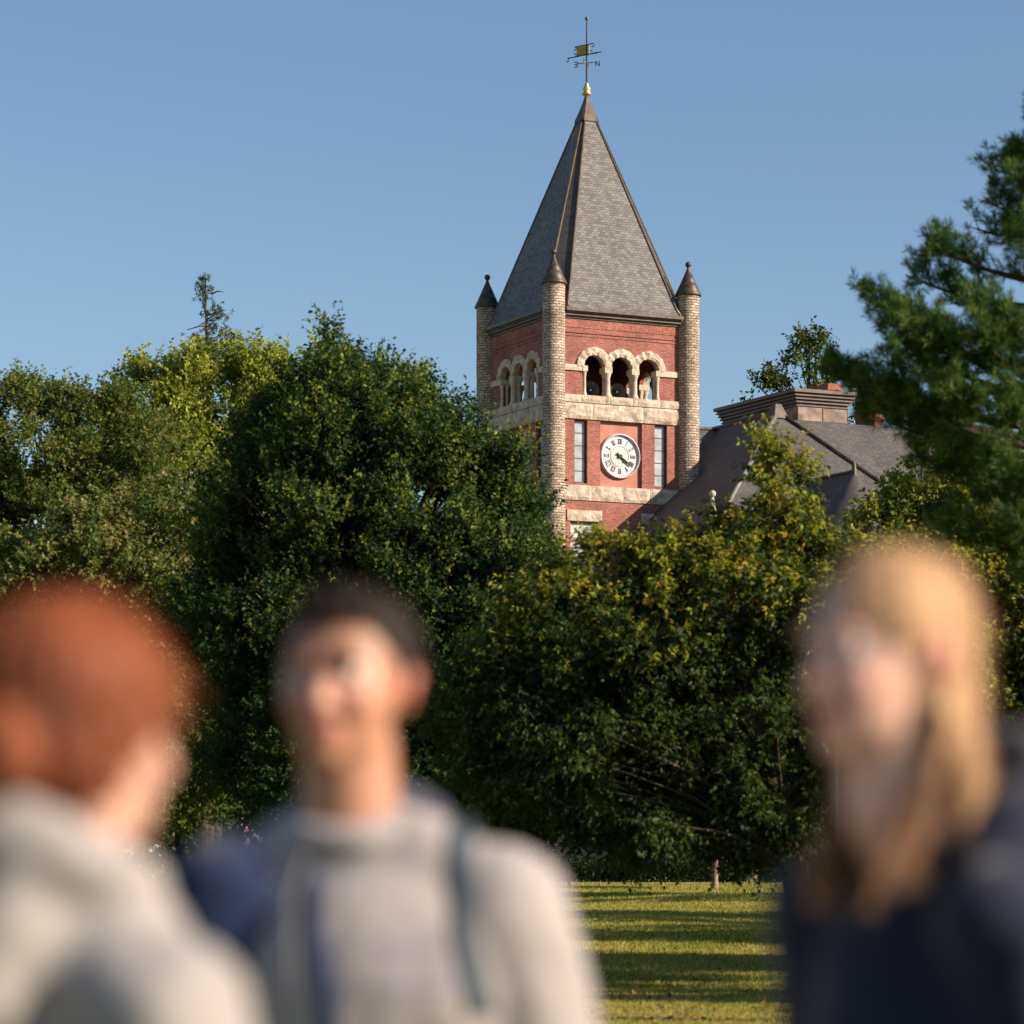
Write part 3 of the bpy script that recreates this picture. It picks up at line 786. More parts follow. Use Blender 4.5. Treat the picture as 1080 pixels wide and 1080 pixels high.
# ================================================================== GROUND
def build_ground():
    ys = [-400, -150, -60, -20, -5]+[i*1.0 for i in range(0, 60)]+[60+i*2.5 for i in range(0, 44)]+[180, 230, 320, 500, 900, 1600, 3000]
    xs = [-2500, -900, -400, -200, -100, -60, -40, -30]+[i*1.5-24 for i in range(0, 33)]+[30, 40, 60, 100, 200, 400, 900, 2500]
    V = []; F = []
    for y in ys:
        for x in xs:
            z = ground_z(y)+und(x, y)
            V.append((x, y, z))
    n = len(xs)
    for j in range(len(ys)-1):
        for i in range(n-1): F.append((j*n+i, j*n+i+1, (j+1)*n+i+1, (j+1)*n+i))
    me = bpy.data.meshes.new('lawn'); me.from_pydata(V, [], F)
    me.polygons.foreach_set('use_smooth', [True]*len(F)); me.update()
    m, nt, b = newmat('lawn_turf'); N = nt.nodes; L = nt.links
    tc = N.new('ShaderNodeTexCoord')
    mp = N.new('ShaderNodeMapping'); mp.inputs['Scale'].default_value = (1, 0.35, 1); L.new(tc.outputs['Object'], mp.inputs['Vector'])
    n1 = N.new('ShaderNodeTexNoise'); n1.inputs['Scale'].default_value = 0.45; n1.inputs['Detail'].default_value = 6; L.new(mp.outputs[0], n1.inputs['Vector'])
    n2 = N.new('ShaderNodeTexNoise'); n2.inputs['Scale'].default_value = 14; n2.inputs['Detail'].default_value = 8; n2.inputs['Roughness'].default_value = 0.7; L.new(mp.outputs[0], n2.inputs['Vector'])
    r1 = N.new('ShaderNodeValToRGB'); e = r1.color_ramp.elements
    e[0].position = 0.38; e[0].color = (0.13, 0.165, 0.03, 1); e[1].position = 0.62; e[1].color = (0.36, 0.27, 0.10, 1)
    x = e.new(0.5); x.color = (0.22, 0.215, 0.05, 1)
    L.new(n1.outputs['Fac'], r1.inputs['Fac'])
    r2 = N.new('ShaderNodeValToRGB'); e = r2.color_ramp.elements
    e[0].position = 0.3; e[0].color = (0.45, 0.5, 0.4, 1); e[1].position = 0.7; e[1].color = (1.35, 1.25, 1.1, 1)
    L.new(n2.outputs['Fac'], r2.inputs['Fac'])
    mx = N.new('ShaderNodeMix'); mx.data_type = 'RGBA'; mx.blend_type = 'MULTIPLY'; mx.inputs['Factor'].default_value = 1
    L.new(r1.outputs['Color'], mx.inputs['A']); L.new(r2.outputs['Color'], mx.inputs['B']); L.new(mx.outputs['Result'], b.inputs['Base Color'])
    b.inputs['Roughness'].default_value = 0.95; b.inputs['Specular IOR Level'].default_value = 0.1
    bp = N.new('ShaderNodeBump'); bp.inputs['Strength'].default_value = 0.8; bp.inputs['Distance'].default_value = 0.08
    L.new(n2.outputs['Fac'], bp.inputs['Height']); L.new(bp.outputs['Normal'], b.inputs['Normal'])
    o = link('lawn', me, m); tag(o, kind='structure')
build_ground()
def strip(name, y0, y1, mat, x0=-200, x1=200, lift=0.02, n=60, sl=0.0):
    V = []; F = []
    for i in range(n+1):
        x = x0+(x1-x0)*i/n
        for y in (y0+sl*x, y1+sl*x): V.append((x, y, ground_z(y)+lift))
    for i in range(n): F.append((2*i, 2*i+2, 2*i+3, 2*i+1))
    me = bpy.data.meshes.new(name); me.from_pydata(V, [], F); me.update()
    o = link(name, me, mat); tag(o, kind='structure'); return o
strip('walkway', 137.5, 139.5, plain('pale_concrete_walk', (0.34, 0.31, 0.27), 0.9, 0, 0.1, 2), lift=0.03)

# ------------------------------------------------------------------ leaf meshes (numpy)
def unit(a): return a/np.maximum(np.linalg.norm(a, axis=-1, keepdims=True), 1e-9)
def quads_mesh(name, P0, P1, P2, P3, col):
    """each leaf: base, left, tip, right -> two triangles folded on the midrib"""
    n = len(P0)
    V = np.stack([P0, P1, P2, P3], 1).reshape(-1, 3).astype(np.float32)
    b = np.arange(n)*4
    T = np.stack([b, b+2, b+1, b, b+3, b+2], 1).reshape(-1).astype(np.int32)
    me = bpy.data.meshes.new(name)
    me.vertices.add(4*n); me.vertices.foreach_set('co', V.ravel())
    me.loops.add(6*n); me.loops.foreach_set('vertex_index', T)
    me.polygons.add(2*n)
    me.polygons.foreach_set('loop_start', np.arange(2*n, dtype=np.int32)*3)
    at = me.attributes.new('col', 'FLOAT_COLOR', 'POINT')
    c = np.ones((n, 4, 4), np.float32); c[:, :, :3] = col[:, None, :]
    at.data.foreach_set('color', c.ravel())
    me.update(calc_edges=True)
    return me
def leaves(name, P, A, Nn, L, Wd, col, fold=0.18):
    A = unit(A); B = unit(np.cross(A, Nn)); Nn = np.cross(B, A)
    L = L[:, None]; Wd = Wd[:, None]
    mid = P+A*L*0.45
    return quads_mesh(name, P, mid+B*Wd*0.5+Nn*Wd*fold, P+A*L, mid-B*Wd*0.5+Nn*Wd*fold, col)

def lobe(px, py, d, rx, ry, rd=None, n=None):
    c = W(px, py, d); s = d/FPX
    rx *= s; ry *= s
    return (c.x, c.y, c.z, rx, rd if rd else rx, ry, n)

def clump_points(lobes, rc, density, r_in=0.5, gap=0.0, seed=0):
    """centres of foliage clumps spread over the lobes, and their outward directions"""
    g = np.random.default_rng(seed); out = []
    for (cx, cy, cz, rx, ry, rz, n) in lobes:
        area = 4*PI*((rx*ry)**1.6/3+(rx*rz)**1.6/3+(ry*rz)**1.6/3)**(1/1.6)
        k = n or max(6, int(density*area/(PI*rc*rc)))
        d = unit(g.normal(size=(k, 3)))
        t = r_in+(1-r_in)*np.sqrt(g.random(k))
        nz = np.array([noise.noise(Vector((v[0]*1.7+cx, v[1]*1.7, v[2]*1.7+cz))) for v in d])
        t = t*(1+0.28*nz)
        p = np.array([cx, cy, cz])+d*np.array([rx, ry, rz])*t[:, None]
        dd = unit(d/np.array([rx, ry, rz]))
        for q in range(k):
            # skip clumps buried deep in another lobe
            deep = False
            for (ox, oy, oz, ax_, ay_, az_, _) in lobes:
                if ox == cx and oy == cy and oz == cz: continue
                e = ((p[q, 0]-ox)/ax_)**2+((p[q, 1]-oy)/ay_)**2+((p[q, 2]-oz)/az_)**2
                if e < 0.25: deep = True; break
            if deep or g.random() < gap: continue
            out.append((p[q], dd[q], t[q]))
    return np.array([o[0] for o in out]), np.array([o[1] for o in out]), np.array([o[2] for o in out])

def make_tree(name, label, base, lobes, leaf=0.1, rc=0.55, density=1.5, twigs=36, per=10, tw_len=0.5, up=0.35, droop=0.15,
              pal=((0.035, 0.07, 0.018),), tipcol=None, tipprob=0.0, tip_z=None, trunk_r=0.2, fork=0.35, seed=1, gap=0.0, bark='bark',
              cat='tree', group=None, r_in=0.5, spread=0.8, width=0.62, limb_r=0.05, branch_frac=1.0, axis_top=None, attach=0.72, zmin=None, minc=None, lean=0.0, cs=0.55):
    g = np.random.default_rng(seed)
    C, D, T = clump_points(lobes, rc, density, r_in, gap, seed)
    if zmin is not None:
        keep = C[:, 2] > zmin+ground_z(base[1]); C, D, T = C[keep], D[keep], T[keep]
    zmax = (C[:, 2]).max(); zlo = C[:, 2].min()
    nC = len(C); n = nC*twigs
    ci = np.repeat(np.arange(nC), twigs)
    rcs = rc*(0.7+0.6*g.random(nC))
    off = unit(g.normal(size=(n, 3)))*(g.random((n, 1))**0.5)
    tb = C[ci]+off*rcs[ci][:, None]*cs
    td = unit(D[ci]*0.75+off*0.55+g.normal(size=(n, 3))*spread*0.5+np.array([0, 0, up]))
    tl = tw_len*(0.6+0.8*g.random(n))
    # leaves along the twigs
    m_ = n*per; ti = np.repeat(np.arange(n), per)
    s = np.tile((np.arange(per)+0.5)/per, n)+g.normal(size=m_)*0.03
    pos = tb[ti]+td[ti]*(tl[ti]*s)[:, None]
    pos[:, 2] -= droop*(tl[ti]*s)**2
    side = unit(np.cross(td[ti], g.normal(size=(m_, 3))))
    ax = unit(side*0.85+td[ti]*0.6+g.normal(size=(m_, 3))*0.25+np.array([0, 0, -droop*1.6]))
    nrm = unit(g.normal(size=(m_, 3))*0.7+np.array([0, 0, 0.55]))
    L = leaf*(0.65+0.7*g.random(m_)); Wd = L*width*(0.8+0.4*g.random(m_))
    pal = np.array(pal); pc = pal[g.integers(0, len(pal), n)]
    pc = pc*(0.8+0.4*g.random((n, 1)))
    col = pc[ti]*(0.85+0.3*g.random((m_, 1)))
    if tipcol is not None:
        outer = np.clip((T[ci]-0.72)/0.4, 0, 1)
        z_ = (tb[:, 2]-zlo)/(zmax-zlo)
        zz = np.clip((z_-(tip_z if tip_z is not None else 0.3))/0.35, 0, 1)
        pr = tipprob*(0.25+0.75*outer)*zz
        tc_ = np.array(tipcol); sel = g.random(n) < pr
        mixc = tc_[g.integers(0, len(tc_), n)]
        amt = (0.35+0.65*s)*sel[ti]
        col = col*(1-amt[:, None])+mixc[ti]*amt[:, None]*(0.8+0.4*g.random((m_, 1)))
    root = empty(name, base)
    tag(root, label, cat, group)
    b = np.array(base)
    me = leaves('crown', pos-b, ax, nrm, L, Wd, col)
    crown = link('crown', me, M['leaf'], root)
    # trunk and limbs
    mb = MB(); B = Vector(base)
    top = Vector((np.mean(C[:, 0]), np.mean(C[:, 1]), zlo+(zmax-zlo)*0.8)) if axis_top is None else Vector(axis_top)
    H = top-B
    def axis(t):
        p = B+Vector((H.x*t**1.6, H.y*t**1.6, H.z*t))
        p += Vector((noise.noise(Vector((t*3, seed, 0))), noise.noise(Vector((t*3, seed, 5))), 0))*0.03*H.length*t
        return p
    ts = [0, 0.015, 0.04, 0.08]+[0.14+0.86*i/9 for i in range(10)]
    mb.tube([axis(t)-B-Vector((0, 0, 0.4 if t == 0 else 0)) for t in ts], [trunk_r*(1.75 if t == 0 else 1.45 if t < 0.02 else 1.18 if t < 0.05 else (1.06-0.95*t)) for t in ts], 14)
    for q in range(nC):
        if g.random() > branch_frac: continue
        c = Vector(C[q]); h = (c.z-B.z)/H.z
        t0 = min(0.95, max(fork, h*attach-0.12*g.random()))
        a = axis(t0); mid = a.lerp(c, 0.5)+Vector((0, 0, 0.08*(c-a).length*(1-2*g.random()*0.3)))
        r0 = limb_r*(0.35+0.9*g.random())*min(1.6, (c-a).length/2.0+0.3)
        e = c+Vector(D[q])*rc*0.5
        mb.tube([a-B, a.lerp(mid, .5)-B+Vector(g.normal(size=3)*0.04), mid-B, c-B, e-B], [r0, r0*0.85, r0*0.6, r0*0.32, r0*0.1], 5, caps=False)
    tr = mb.build('trunk', M[bark], root)
    return root

def B_(px, d): return (W(px, 902, d).x, d, ground_z(d))

# ------------------------------------------------------------------ the trees
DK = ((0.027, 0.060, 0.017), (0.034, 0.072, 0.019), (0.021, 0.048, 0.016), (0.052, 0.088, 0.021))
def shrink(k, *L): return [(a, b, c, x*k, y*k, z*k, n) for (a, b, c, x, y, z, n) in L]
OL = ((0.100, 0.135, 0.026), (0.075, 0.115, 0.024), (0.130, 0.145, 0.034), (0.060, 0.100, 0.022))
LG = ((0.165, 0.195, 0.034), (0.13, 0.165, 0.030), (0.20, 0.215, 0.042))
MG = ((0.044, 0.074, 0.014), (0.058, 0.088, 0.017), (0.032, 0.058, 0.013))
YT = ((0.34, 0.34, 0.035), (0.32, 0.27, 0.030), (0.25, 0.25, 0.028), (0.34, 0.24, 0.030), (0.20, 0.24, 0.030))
TREES = {}
d = 62
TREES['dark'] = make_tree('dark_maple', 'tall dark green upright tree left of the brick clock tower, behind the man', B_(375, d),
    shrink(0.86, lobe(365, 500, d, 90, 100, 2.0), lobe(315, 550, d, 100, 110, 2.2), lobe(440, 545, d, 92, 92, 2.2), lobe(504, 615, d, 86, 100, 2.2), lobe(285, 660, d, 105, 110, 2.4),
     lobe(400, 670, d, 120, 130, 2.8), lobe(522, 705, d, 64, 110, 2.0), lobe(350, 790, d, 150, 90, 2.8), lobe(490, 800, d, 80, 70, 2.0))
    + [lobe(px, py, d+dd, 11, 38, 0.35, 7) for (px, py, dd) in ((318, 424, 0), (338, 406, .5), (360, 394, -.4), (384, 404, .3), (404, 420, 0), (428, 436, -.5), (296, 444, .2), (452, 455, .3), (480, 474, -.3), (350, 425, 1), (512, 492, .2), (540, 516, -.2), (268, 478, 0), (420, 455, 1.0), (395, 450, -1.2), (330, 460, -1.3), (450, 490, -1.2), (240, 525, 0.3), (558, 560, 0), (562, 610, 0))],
    leaf=0.088, rc=0.44, density=1.6, twigs=34, per=13, tw_len=0.62, up=0.95, droop=0.12, pal=DK, tipcol=((0.24, 0.26, 0.04), (0.17, 0.20, 0.03)), tipprob=0.42, tip_z=0.25, branch_frac=0.5, trunk_r=0.26, seed=3, spread=0.7, gap=0.05)  # bright tip leaves stand in for sunlight on the outer shoots
d = 84
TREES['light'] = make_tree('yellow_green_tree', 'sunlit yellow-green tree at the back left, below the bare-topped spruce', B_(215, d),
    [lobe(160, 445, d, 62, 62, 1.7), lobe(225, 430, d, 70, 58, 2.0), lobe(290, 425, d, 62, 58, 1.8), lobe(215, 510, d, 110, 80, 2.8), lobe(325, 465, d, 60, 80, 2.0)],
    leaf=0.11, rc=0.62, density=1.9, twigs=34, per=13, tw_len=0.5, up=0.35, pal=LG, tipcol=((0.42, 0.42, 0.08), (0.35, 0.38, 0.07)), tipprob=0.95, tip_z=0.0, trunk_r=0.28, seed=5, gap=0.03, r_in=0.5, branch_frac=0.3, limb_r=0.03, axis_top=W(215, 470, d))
d = 78
TREES['far_left'] = make_tree('olive_tree', 'dull olive-green tree at the far left edge with small sky gaps in its top', B_(60, d),
    [lobe(30, 480, d, 75, 75, 2.0), lobe(110, 475, d, 62, 65, 1.8), lobe(150, 520, d, 70, 70, 2.0), lobe(60, 570, d, 120, 90, 2.8), lobe(-70, 500, d, 70, 85, 2.0), lobe(-40, 600, d, 90, 100, 2.2)],
    leaf=0.10, rc=0.55, density=1.6, twigs=32, per=13, tw_len=0.55, up=0.4, pal=OL, tipcol=((0.22, 0.18, 0.06), (0.18, 0.19, 0.05)), tipprob=0.5, tip_z=0.3, trunk_r=0.25, seed=8, gap=0.14, r_in=0.55, branch_frac=0.35, limb_r=0.03, axis_top=W(60, 520, d))
d = 71
TREES['front_left'] = make_tree('bronze_green_tree', 'broad bronze-tipped green tree at left, behind the red-haired person', B_(120, d),
    [lobe(90, 640, d, 130, 95, 2.6), lobe(190, 600, d, 80, 90, 2.2), lobe(10, 680, d, 110, 110, 2.4), lobe(130, 760, d, 140, 110, 2.8), lobe(230, 720, d, 60, 110, 2.0), lobe(-80, 700, d, 80, 120, 2.2)],
    leaf=0.105, rc=0.55, density=1.45, twigs=32, per=12, branch_frac=0.5, tw_len=0.5, up=0.2, droop=0.35, pal=OL, tipcol=((0.27, 0.25, 0.09), (0.22, 0.23, 0.07), (0.28, 0.21, 0.09)), tipprob=0.7, tip_z=0.2, trunk_r=0.22, seed=9, gap=0.08)
d = 49.5
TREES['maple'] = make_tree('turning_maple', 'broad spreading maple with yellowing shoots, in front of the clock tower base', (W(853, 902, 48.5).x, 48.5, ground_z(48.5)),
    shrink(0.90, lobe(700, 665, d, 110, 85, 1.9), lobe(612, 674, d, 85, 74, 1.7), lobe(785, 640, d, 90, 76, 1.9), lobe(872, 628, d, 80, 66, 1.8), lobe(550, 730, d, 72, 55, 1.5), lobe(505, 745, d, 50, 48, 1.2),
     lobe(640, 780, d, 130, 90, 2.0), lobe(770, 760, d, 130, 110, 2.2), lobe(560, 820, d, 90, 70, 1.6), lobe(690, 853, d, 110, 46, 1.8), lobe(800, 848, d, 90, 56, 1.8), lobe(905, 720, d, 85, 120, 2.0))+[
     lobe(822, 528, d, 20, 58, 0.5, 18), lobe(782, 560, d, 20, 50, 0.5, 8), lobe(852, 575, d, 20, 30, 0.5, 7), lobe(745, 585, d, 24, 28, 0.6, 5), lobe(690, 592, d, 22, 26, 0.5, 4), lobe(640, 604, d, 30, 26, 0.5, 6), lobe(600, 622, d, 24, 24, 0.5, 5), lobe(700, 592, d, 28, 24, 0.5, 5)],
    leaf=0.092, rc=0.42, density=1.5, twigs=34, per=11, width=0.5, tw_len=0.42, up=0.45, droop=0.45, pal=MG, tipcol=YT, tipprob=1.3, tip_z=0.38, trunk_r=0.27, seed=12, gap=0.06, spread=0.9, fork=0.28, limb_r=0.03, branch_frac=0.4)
d = 53
TREES['maple2'] = make_tree('turning_maple', 'yellow-tipped maple at the right edge, behind the blonde woman and below the pine', B_(1035, d),
    [lobe(1010, 650, d, 80, 80, 1.8), lobe(1075, 680, d, 80, 100, 2.0), lobe(960, 620, d, 50, 60, 1.4), lobe(1030, 780, d, 110, 110, 2.2), lobe(1130, 740, d, 90, 120, 2.2), lobe(985, 600, d, 24, 34, 0.6, 8), lobe(1045, 605, d, 24, 34, 0.6, 8)],
    leaf=0.095, rc=0.45, density=1.4, twigs=33, per=11, width=0.5, tw_len=0.42, up=0.5, droop=0.4, pal=MG, tipcol=YT, tipprob=1.2, tip_z=0.3, trunk_r=0.2, seed=14, gap=0.06, group=None)
d = 95
TREES['bush_back'] = make_tree('yellow_leaved_tree', 'bright yellow-green tree between the slate roof and the dark pine', B_(965, d),
    [lobe(940, 555, d, 45, 36, 1.5), lobe(990, 525, d, 44, 50, 1.6), lobe(1040, 530, d, 55, 60, 1.8), lobe(970, 590, d, 90, 60, 2.4)],
    leaf=0.17, rc=0.6, density=1.4, twigs=22, per=9, tw_len=0.5, up=0.4, pal=LG, tipcol=((0.26, 0.24, 0.05),), tipprob=0.7, tip_z=0.2, trunk_r=0.2, seed=16, gap=0.1)
d = 178
TREES['behind_roof'] = make_tree('thin_topped_tree', 'thin-topped tree rising behind the slate roof beside the brick chimney', B_(850, d),
    [lobe(850, 368, d, 17, 17, 1.1, 7), lobe(835, 395, d, 26, 18, 1.5, 9), lobe(812, 412, d, 18, 10, 1.0, 5), lobe(868, 385, d, 20, 24, 1.4, 9), lobe(845, 440, d, 60, 30, 3.0, 20), lobe(880, 420, d, 30, 30, 2, 10)],
    leaf=0.22, rc=0.6, twigs=14, per=9, tw_len=0.75, up=0.5, pal=MG, tipcol=((0.14, 0.13, 0.03),), tipprob=0.7, tip_z=0.0, trunk_r=0.3, seed=18, r_in=0.3, limb_r=0.07, attach=0.97, fork=0.6, branch_frac=0.6, axis_top=W(849, 352, d), cs=0.8)
# young tree on the far lawn, only its pale trunk shows below the maple
d = 124
TREES['young'] = make_tree('lawn_tree', 'small tree on the far lawn whose short pale trunk shows under the maple', B_(754, d),
    [lobe(754, 850, d, 60, 50, 2.2), lobe(740, 800, d, 40, 36, 1.6), lobe(775, 810, d, 36, 36, 1.5)],
    leaf=0.18, rc=0.6, density=1.0, twigs=16, per=8, tw_len=0.5, pal=MG, trunk_r=0.13, seed=21, bark='bark_pale', zmin=1.4)
# far trees closing the view to the left of the hall
k = 0
for (px, py, d, rx, ry, lab) in ((20, 700, 120, 110, 160, 'mid green tree far back at the left edge'), (190, 700, 125, 110, 150, 'mid green tree far back behind the bronze-tipped tree'), (400, 720, 118, 110, 150, 'mid green tree far back behind the dark upright tree'),
                                 (1120, 640, 110, 100, 120, 'tall green tree far back at the right edge behind the pine')):
    k += 1
    make_tree('background_tree', lab, B_(px, d), [lobe(px, py, d, rx, ry, 3.0), lobe(px-60, py+60, d, rx*0.8, ry*0.8, 2.8), lobe(px+60, py+80, d, rx*0.8, ry*0.8, 2.8), lobe(px, py+130, d, rx*1.1, ry*0.5, 2.8)],
        leaf=0.26, rc=0.8, density=1.1, twigs=14, per=8, tw_len=0.6, pal=OL, trunk_r=0.25, seed=30+k, group='trees far back on the lawn')
# trees right of frame shading the lawn; second one added to shade dark maple
for i, (x, y, h, rx, lab) in enumerate(((17.5, 45, 9.6, 4.0, 'full green tree on the lawn right of the turning maples'), (16.5, 56.5, 14.5, 4.2, 'tall green tree added just beyond the right edge to shade the dark upright tree'), (17.5, 70, 10, 4.6, 'round green tree at the right side of the lawn, lowest of the row'), (24, 82, 13, 4.8, 'round green tree at the far right of the lawn, second from the hall'),
                                       (27, 100, 13, 4.2, 'round green tree on the far right of the lawn, nearest the hall'), (38, 70, 18, 6, 'tallest green tree at the far right of the lawn'))):
    z0 = ground_z(y)
    make_tree('shade_tree', lab, (x, y, z0), [(x, y, z0+h*0.62, rx, rx, h*0.36, None), (x-rx*0.4, y+0.5, z0+h*0.42, rx*0.7, rx*0.8, h*0.24, None), (x+rx*0.4, y-0.5, z0+h*0.45, rx*0.7, rx*0.8, h*0.25, None)],
        leaf=0.24, rc=0.8, density=1.15, twigs=14, per=8, tw_len=0.6, pal=OL, trunk_r=0.25, seed=50+i, gap=0.2, group='trees beside the lawn')

# ------------------------------------------------------------------ evergreens
def needle_tufts(name, C, D, nn, ln, wd, pal, root, g, fwd=0.6):
    n = len(C); m_ = n*nn; ti = np.repeat(np.arange(n), nn)
    dirs = unit(D[ti]*fwd+unit(g.normal(size=(m_, 3)))*0.75)
    base = C[ti]+D[ti]*(g.random((m_, 1))-0.5)*ln*0.9
    L = ln*(0.7+0.5*g.random(m_)); pal = np.array(pal)
    col = pal[g.integers(0, len(pal), n)][ti]*(0.8+0.4*g.random((m_, 1)))
    nr = unit(g.normal(size=(m_, 3)))
    me = leaves(name, base-np.array(root.location), dirs, nr, L, np.full(m_, wd), col, fold=0.1)
    return link(name, me, M['needle'], root)

def make_pine():
    g = np.random.default_rng(77); d = 38.0; K = d/28.0
    root = empty('white_pine', (W(1135, 902, d).x, d+0.6, ground_z(d)))
    tag(root, 'large long-needled pine reaching in from the right edge, its boughs dark with sunlit green tips', 'tree')
    base = Vector(root.location); mb = MB()
    topz = 17.5
    def axis(z): return Vector((base.x+0.15*math.sin(z*0.5), base.y+0.1*math.cos(z*0.6), base.z+z))
    mb.tube([axis(z)-base for z in [-0.2, 0.1, 0.5, 1, 2, 4, 6, 8, 10, 12, topz]], [0.5, 0.4, 0.35, 0.33, 0.31, 0.28, 0.24, 0.20, 0.16, 0.12, 0.02], 14)
    # boughs: pixel targets of tip, with depth offset, tuft density
    boughs = [((868, 388), 0.0, 1.0), ((900, 400), -0.5, 0.8), ((905, 312), 0.2, 1.1), ((930, 330), -0.6, 1.2), ((982, 258), 0.0, 1.2), ((955, 290), 0.5, 1.0), ((1012, 312), -0.8, 1.0),
              ((925, 378), 0.5, 1.2), ((945, 355), -0.9, 1.2), ((985, 350), -1.1, 1.3), ((1030, 350), -1.3, 1.2), ((1060, 330), -1.2, 1), ((905, 425), 0.4, 1.0), ((950, 420), -0.5, 1.3), ((1000, 410), -1.2, 1.3), ((1050, 420), -1.4, 1.3),
              ((925, 440), 0.3, 0.9), ((965, 455), 0.0, 1.2), ((960, 478), 0.6, 0.8), ((1000, 470), -0.8, 1.3), ((1045, 480), -1.2, 1.3), ((985, 500), 0.5, 1.1), ((1025, 520), -0.2, 1.2), ((1070, 540), -1.0, 1.3), ((990, 545), 0.8, 0.9), ((1045, 570), 0.2, 1.2), ((1085, 600), -0.6, 1.2), ((1000, 560), 0.2, 0.7),
              ((1020, 238), 0.9, 0.9), ((1045, 215), 0.6, 1.0), ((1044, 178), 0.9, 1.0), ((1066, 168), 0.5, 1.1), ((1078, 190), -0.2, 1.2), ((1075, 240), -0.4, 1.2), ((1085, 290), 0.2, 1.0), ((1092, 165), 0.2, 1.2), ((1118, 150), 0, 1.2), ((1150, 90), 0, 1.2), ((1105, 120), 0.5, 1.2), ((1135, 40), 0, 1.2), ((1170, 30), 0, 1.2), ((1128, -10), 0, 1.1),
              ((1180, 150), 0, 1.1), ((1220, 260), 0.3, 1.1), ((1260, 380), 0, 1.1), ((1280, 480), -0.4, 1.1), ((1290, 580), 0.3, 1.1), ((1200, 320), -1.2, 1.1), ((1190, 450), -1.4, 1.1), ((1180, 560), -1.3, 1.1), ((1170, 350), 2, 1.1), ((1130, 420), 2, 1.1), ((1100, 520), 2, 1.1), ((1200, 500), 2, 1.1)]
    TC = []; TD = []
    for (px, py), dd, dens in boughs:
        tip = W(px, py, d+dd)
        L = (tip-Vector((base.x, base.y, tip.z))).length
        a = axis(max(2.2, tip.z-base.z-0.25*L+0.12))
        mid = a.lerp(tip, 0.55)+Vector((0, 0, -0.10*L)); 
        pth = []
        for i in range(9):
            t = i/8
            p = a*(1-t)**2+mid*2*t*(1-t)+tip*t*t
            pth.append(p)
        r0 = 0.022+0.017*L
        mb.tube([p-base for p in pth], [r0*(1-0.88*i/8) for i in range(9)], 6, caps=False)
        # second-order branchlets
        nb = int((11+8.5*L)*dens)
        for q in range(nb):
            t = max(0.3, 1-(0.12+1.15*g.random()**1.2)/max(L,1.2))
            i = min(7, int(t*8)); p = pth[i].lerp(pth[i+1], t*8-i)
            ax_ = (pth[i+1]-pth[i]).normalized()
            r = Vector(g.normal(size=3)); r.z = r.z*0.6+0.35
            sd = (r-ax_*r.dot(ax_)).normalized()
            dr = (ax_*0.75+sd*0.9+Vector((0, 0, 0.25))).normalized()
            ln = (0.16+0.28*g.random())*(1.15-0.4*t)
            e = p+dr*ln+Vector((0, 0, 0.04))
            mb.tube([p-base, (p.lerp(e, .5)-base)+Vector((0, 0, -0.015)), e-base], [0.009, 0.006, 0.003], 4, caps=False)
            nt_ = 5
            for s in range(nt_):
                f_ = 0.35+0.65*s/(nt_-1)
                jit = Vector(g.normal(size=3))*0.045*(1.3 if s < nt_-1 else 0.2)
                TC.append(p.lerp(e, f_)+jit); TD.append((dr+Vector(g.normal(size=3))*0.45+Vector((0, 0, .3))).normalized())
    mb.build('trunk', M['bark'], root)
    TC = np.array([tuple(v) for v in TC]); TD = np.array([tuple(v) for v in TD])
    needle_tufts('crown', TC, TD, 26, 0.12, 0.009, ((0.046, 0.105, 0.020), (0.060, 0.125, 0.022), (0.034, 0.082, 0.020), (0.10, 0.15, 0.026)), root, g, fwd=0.85)
make_pine()

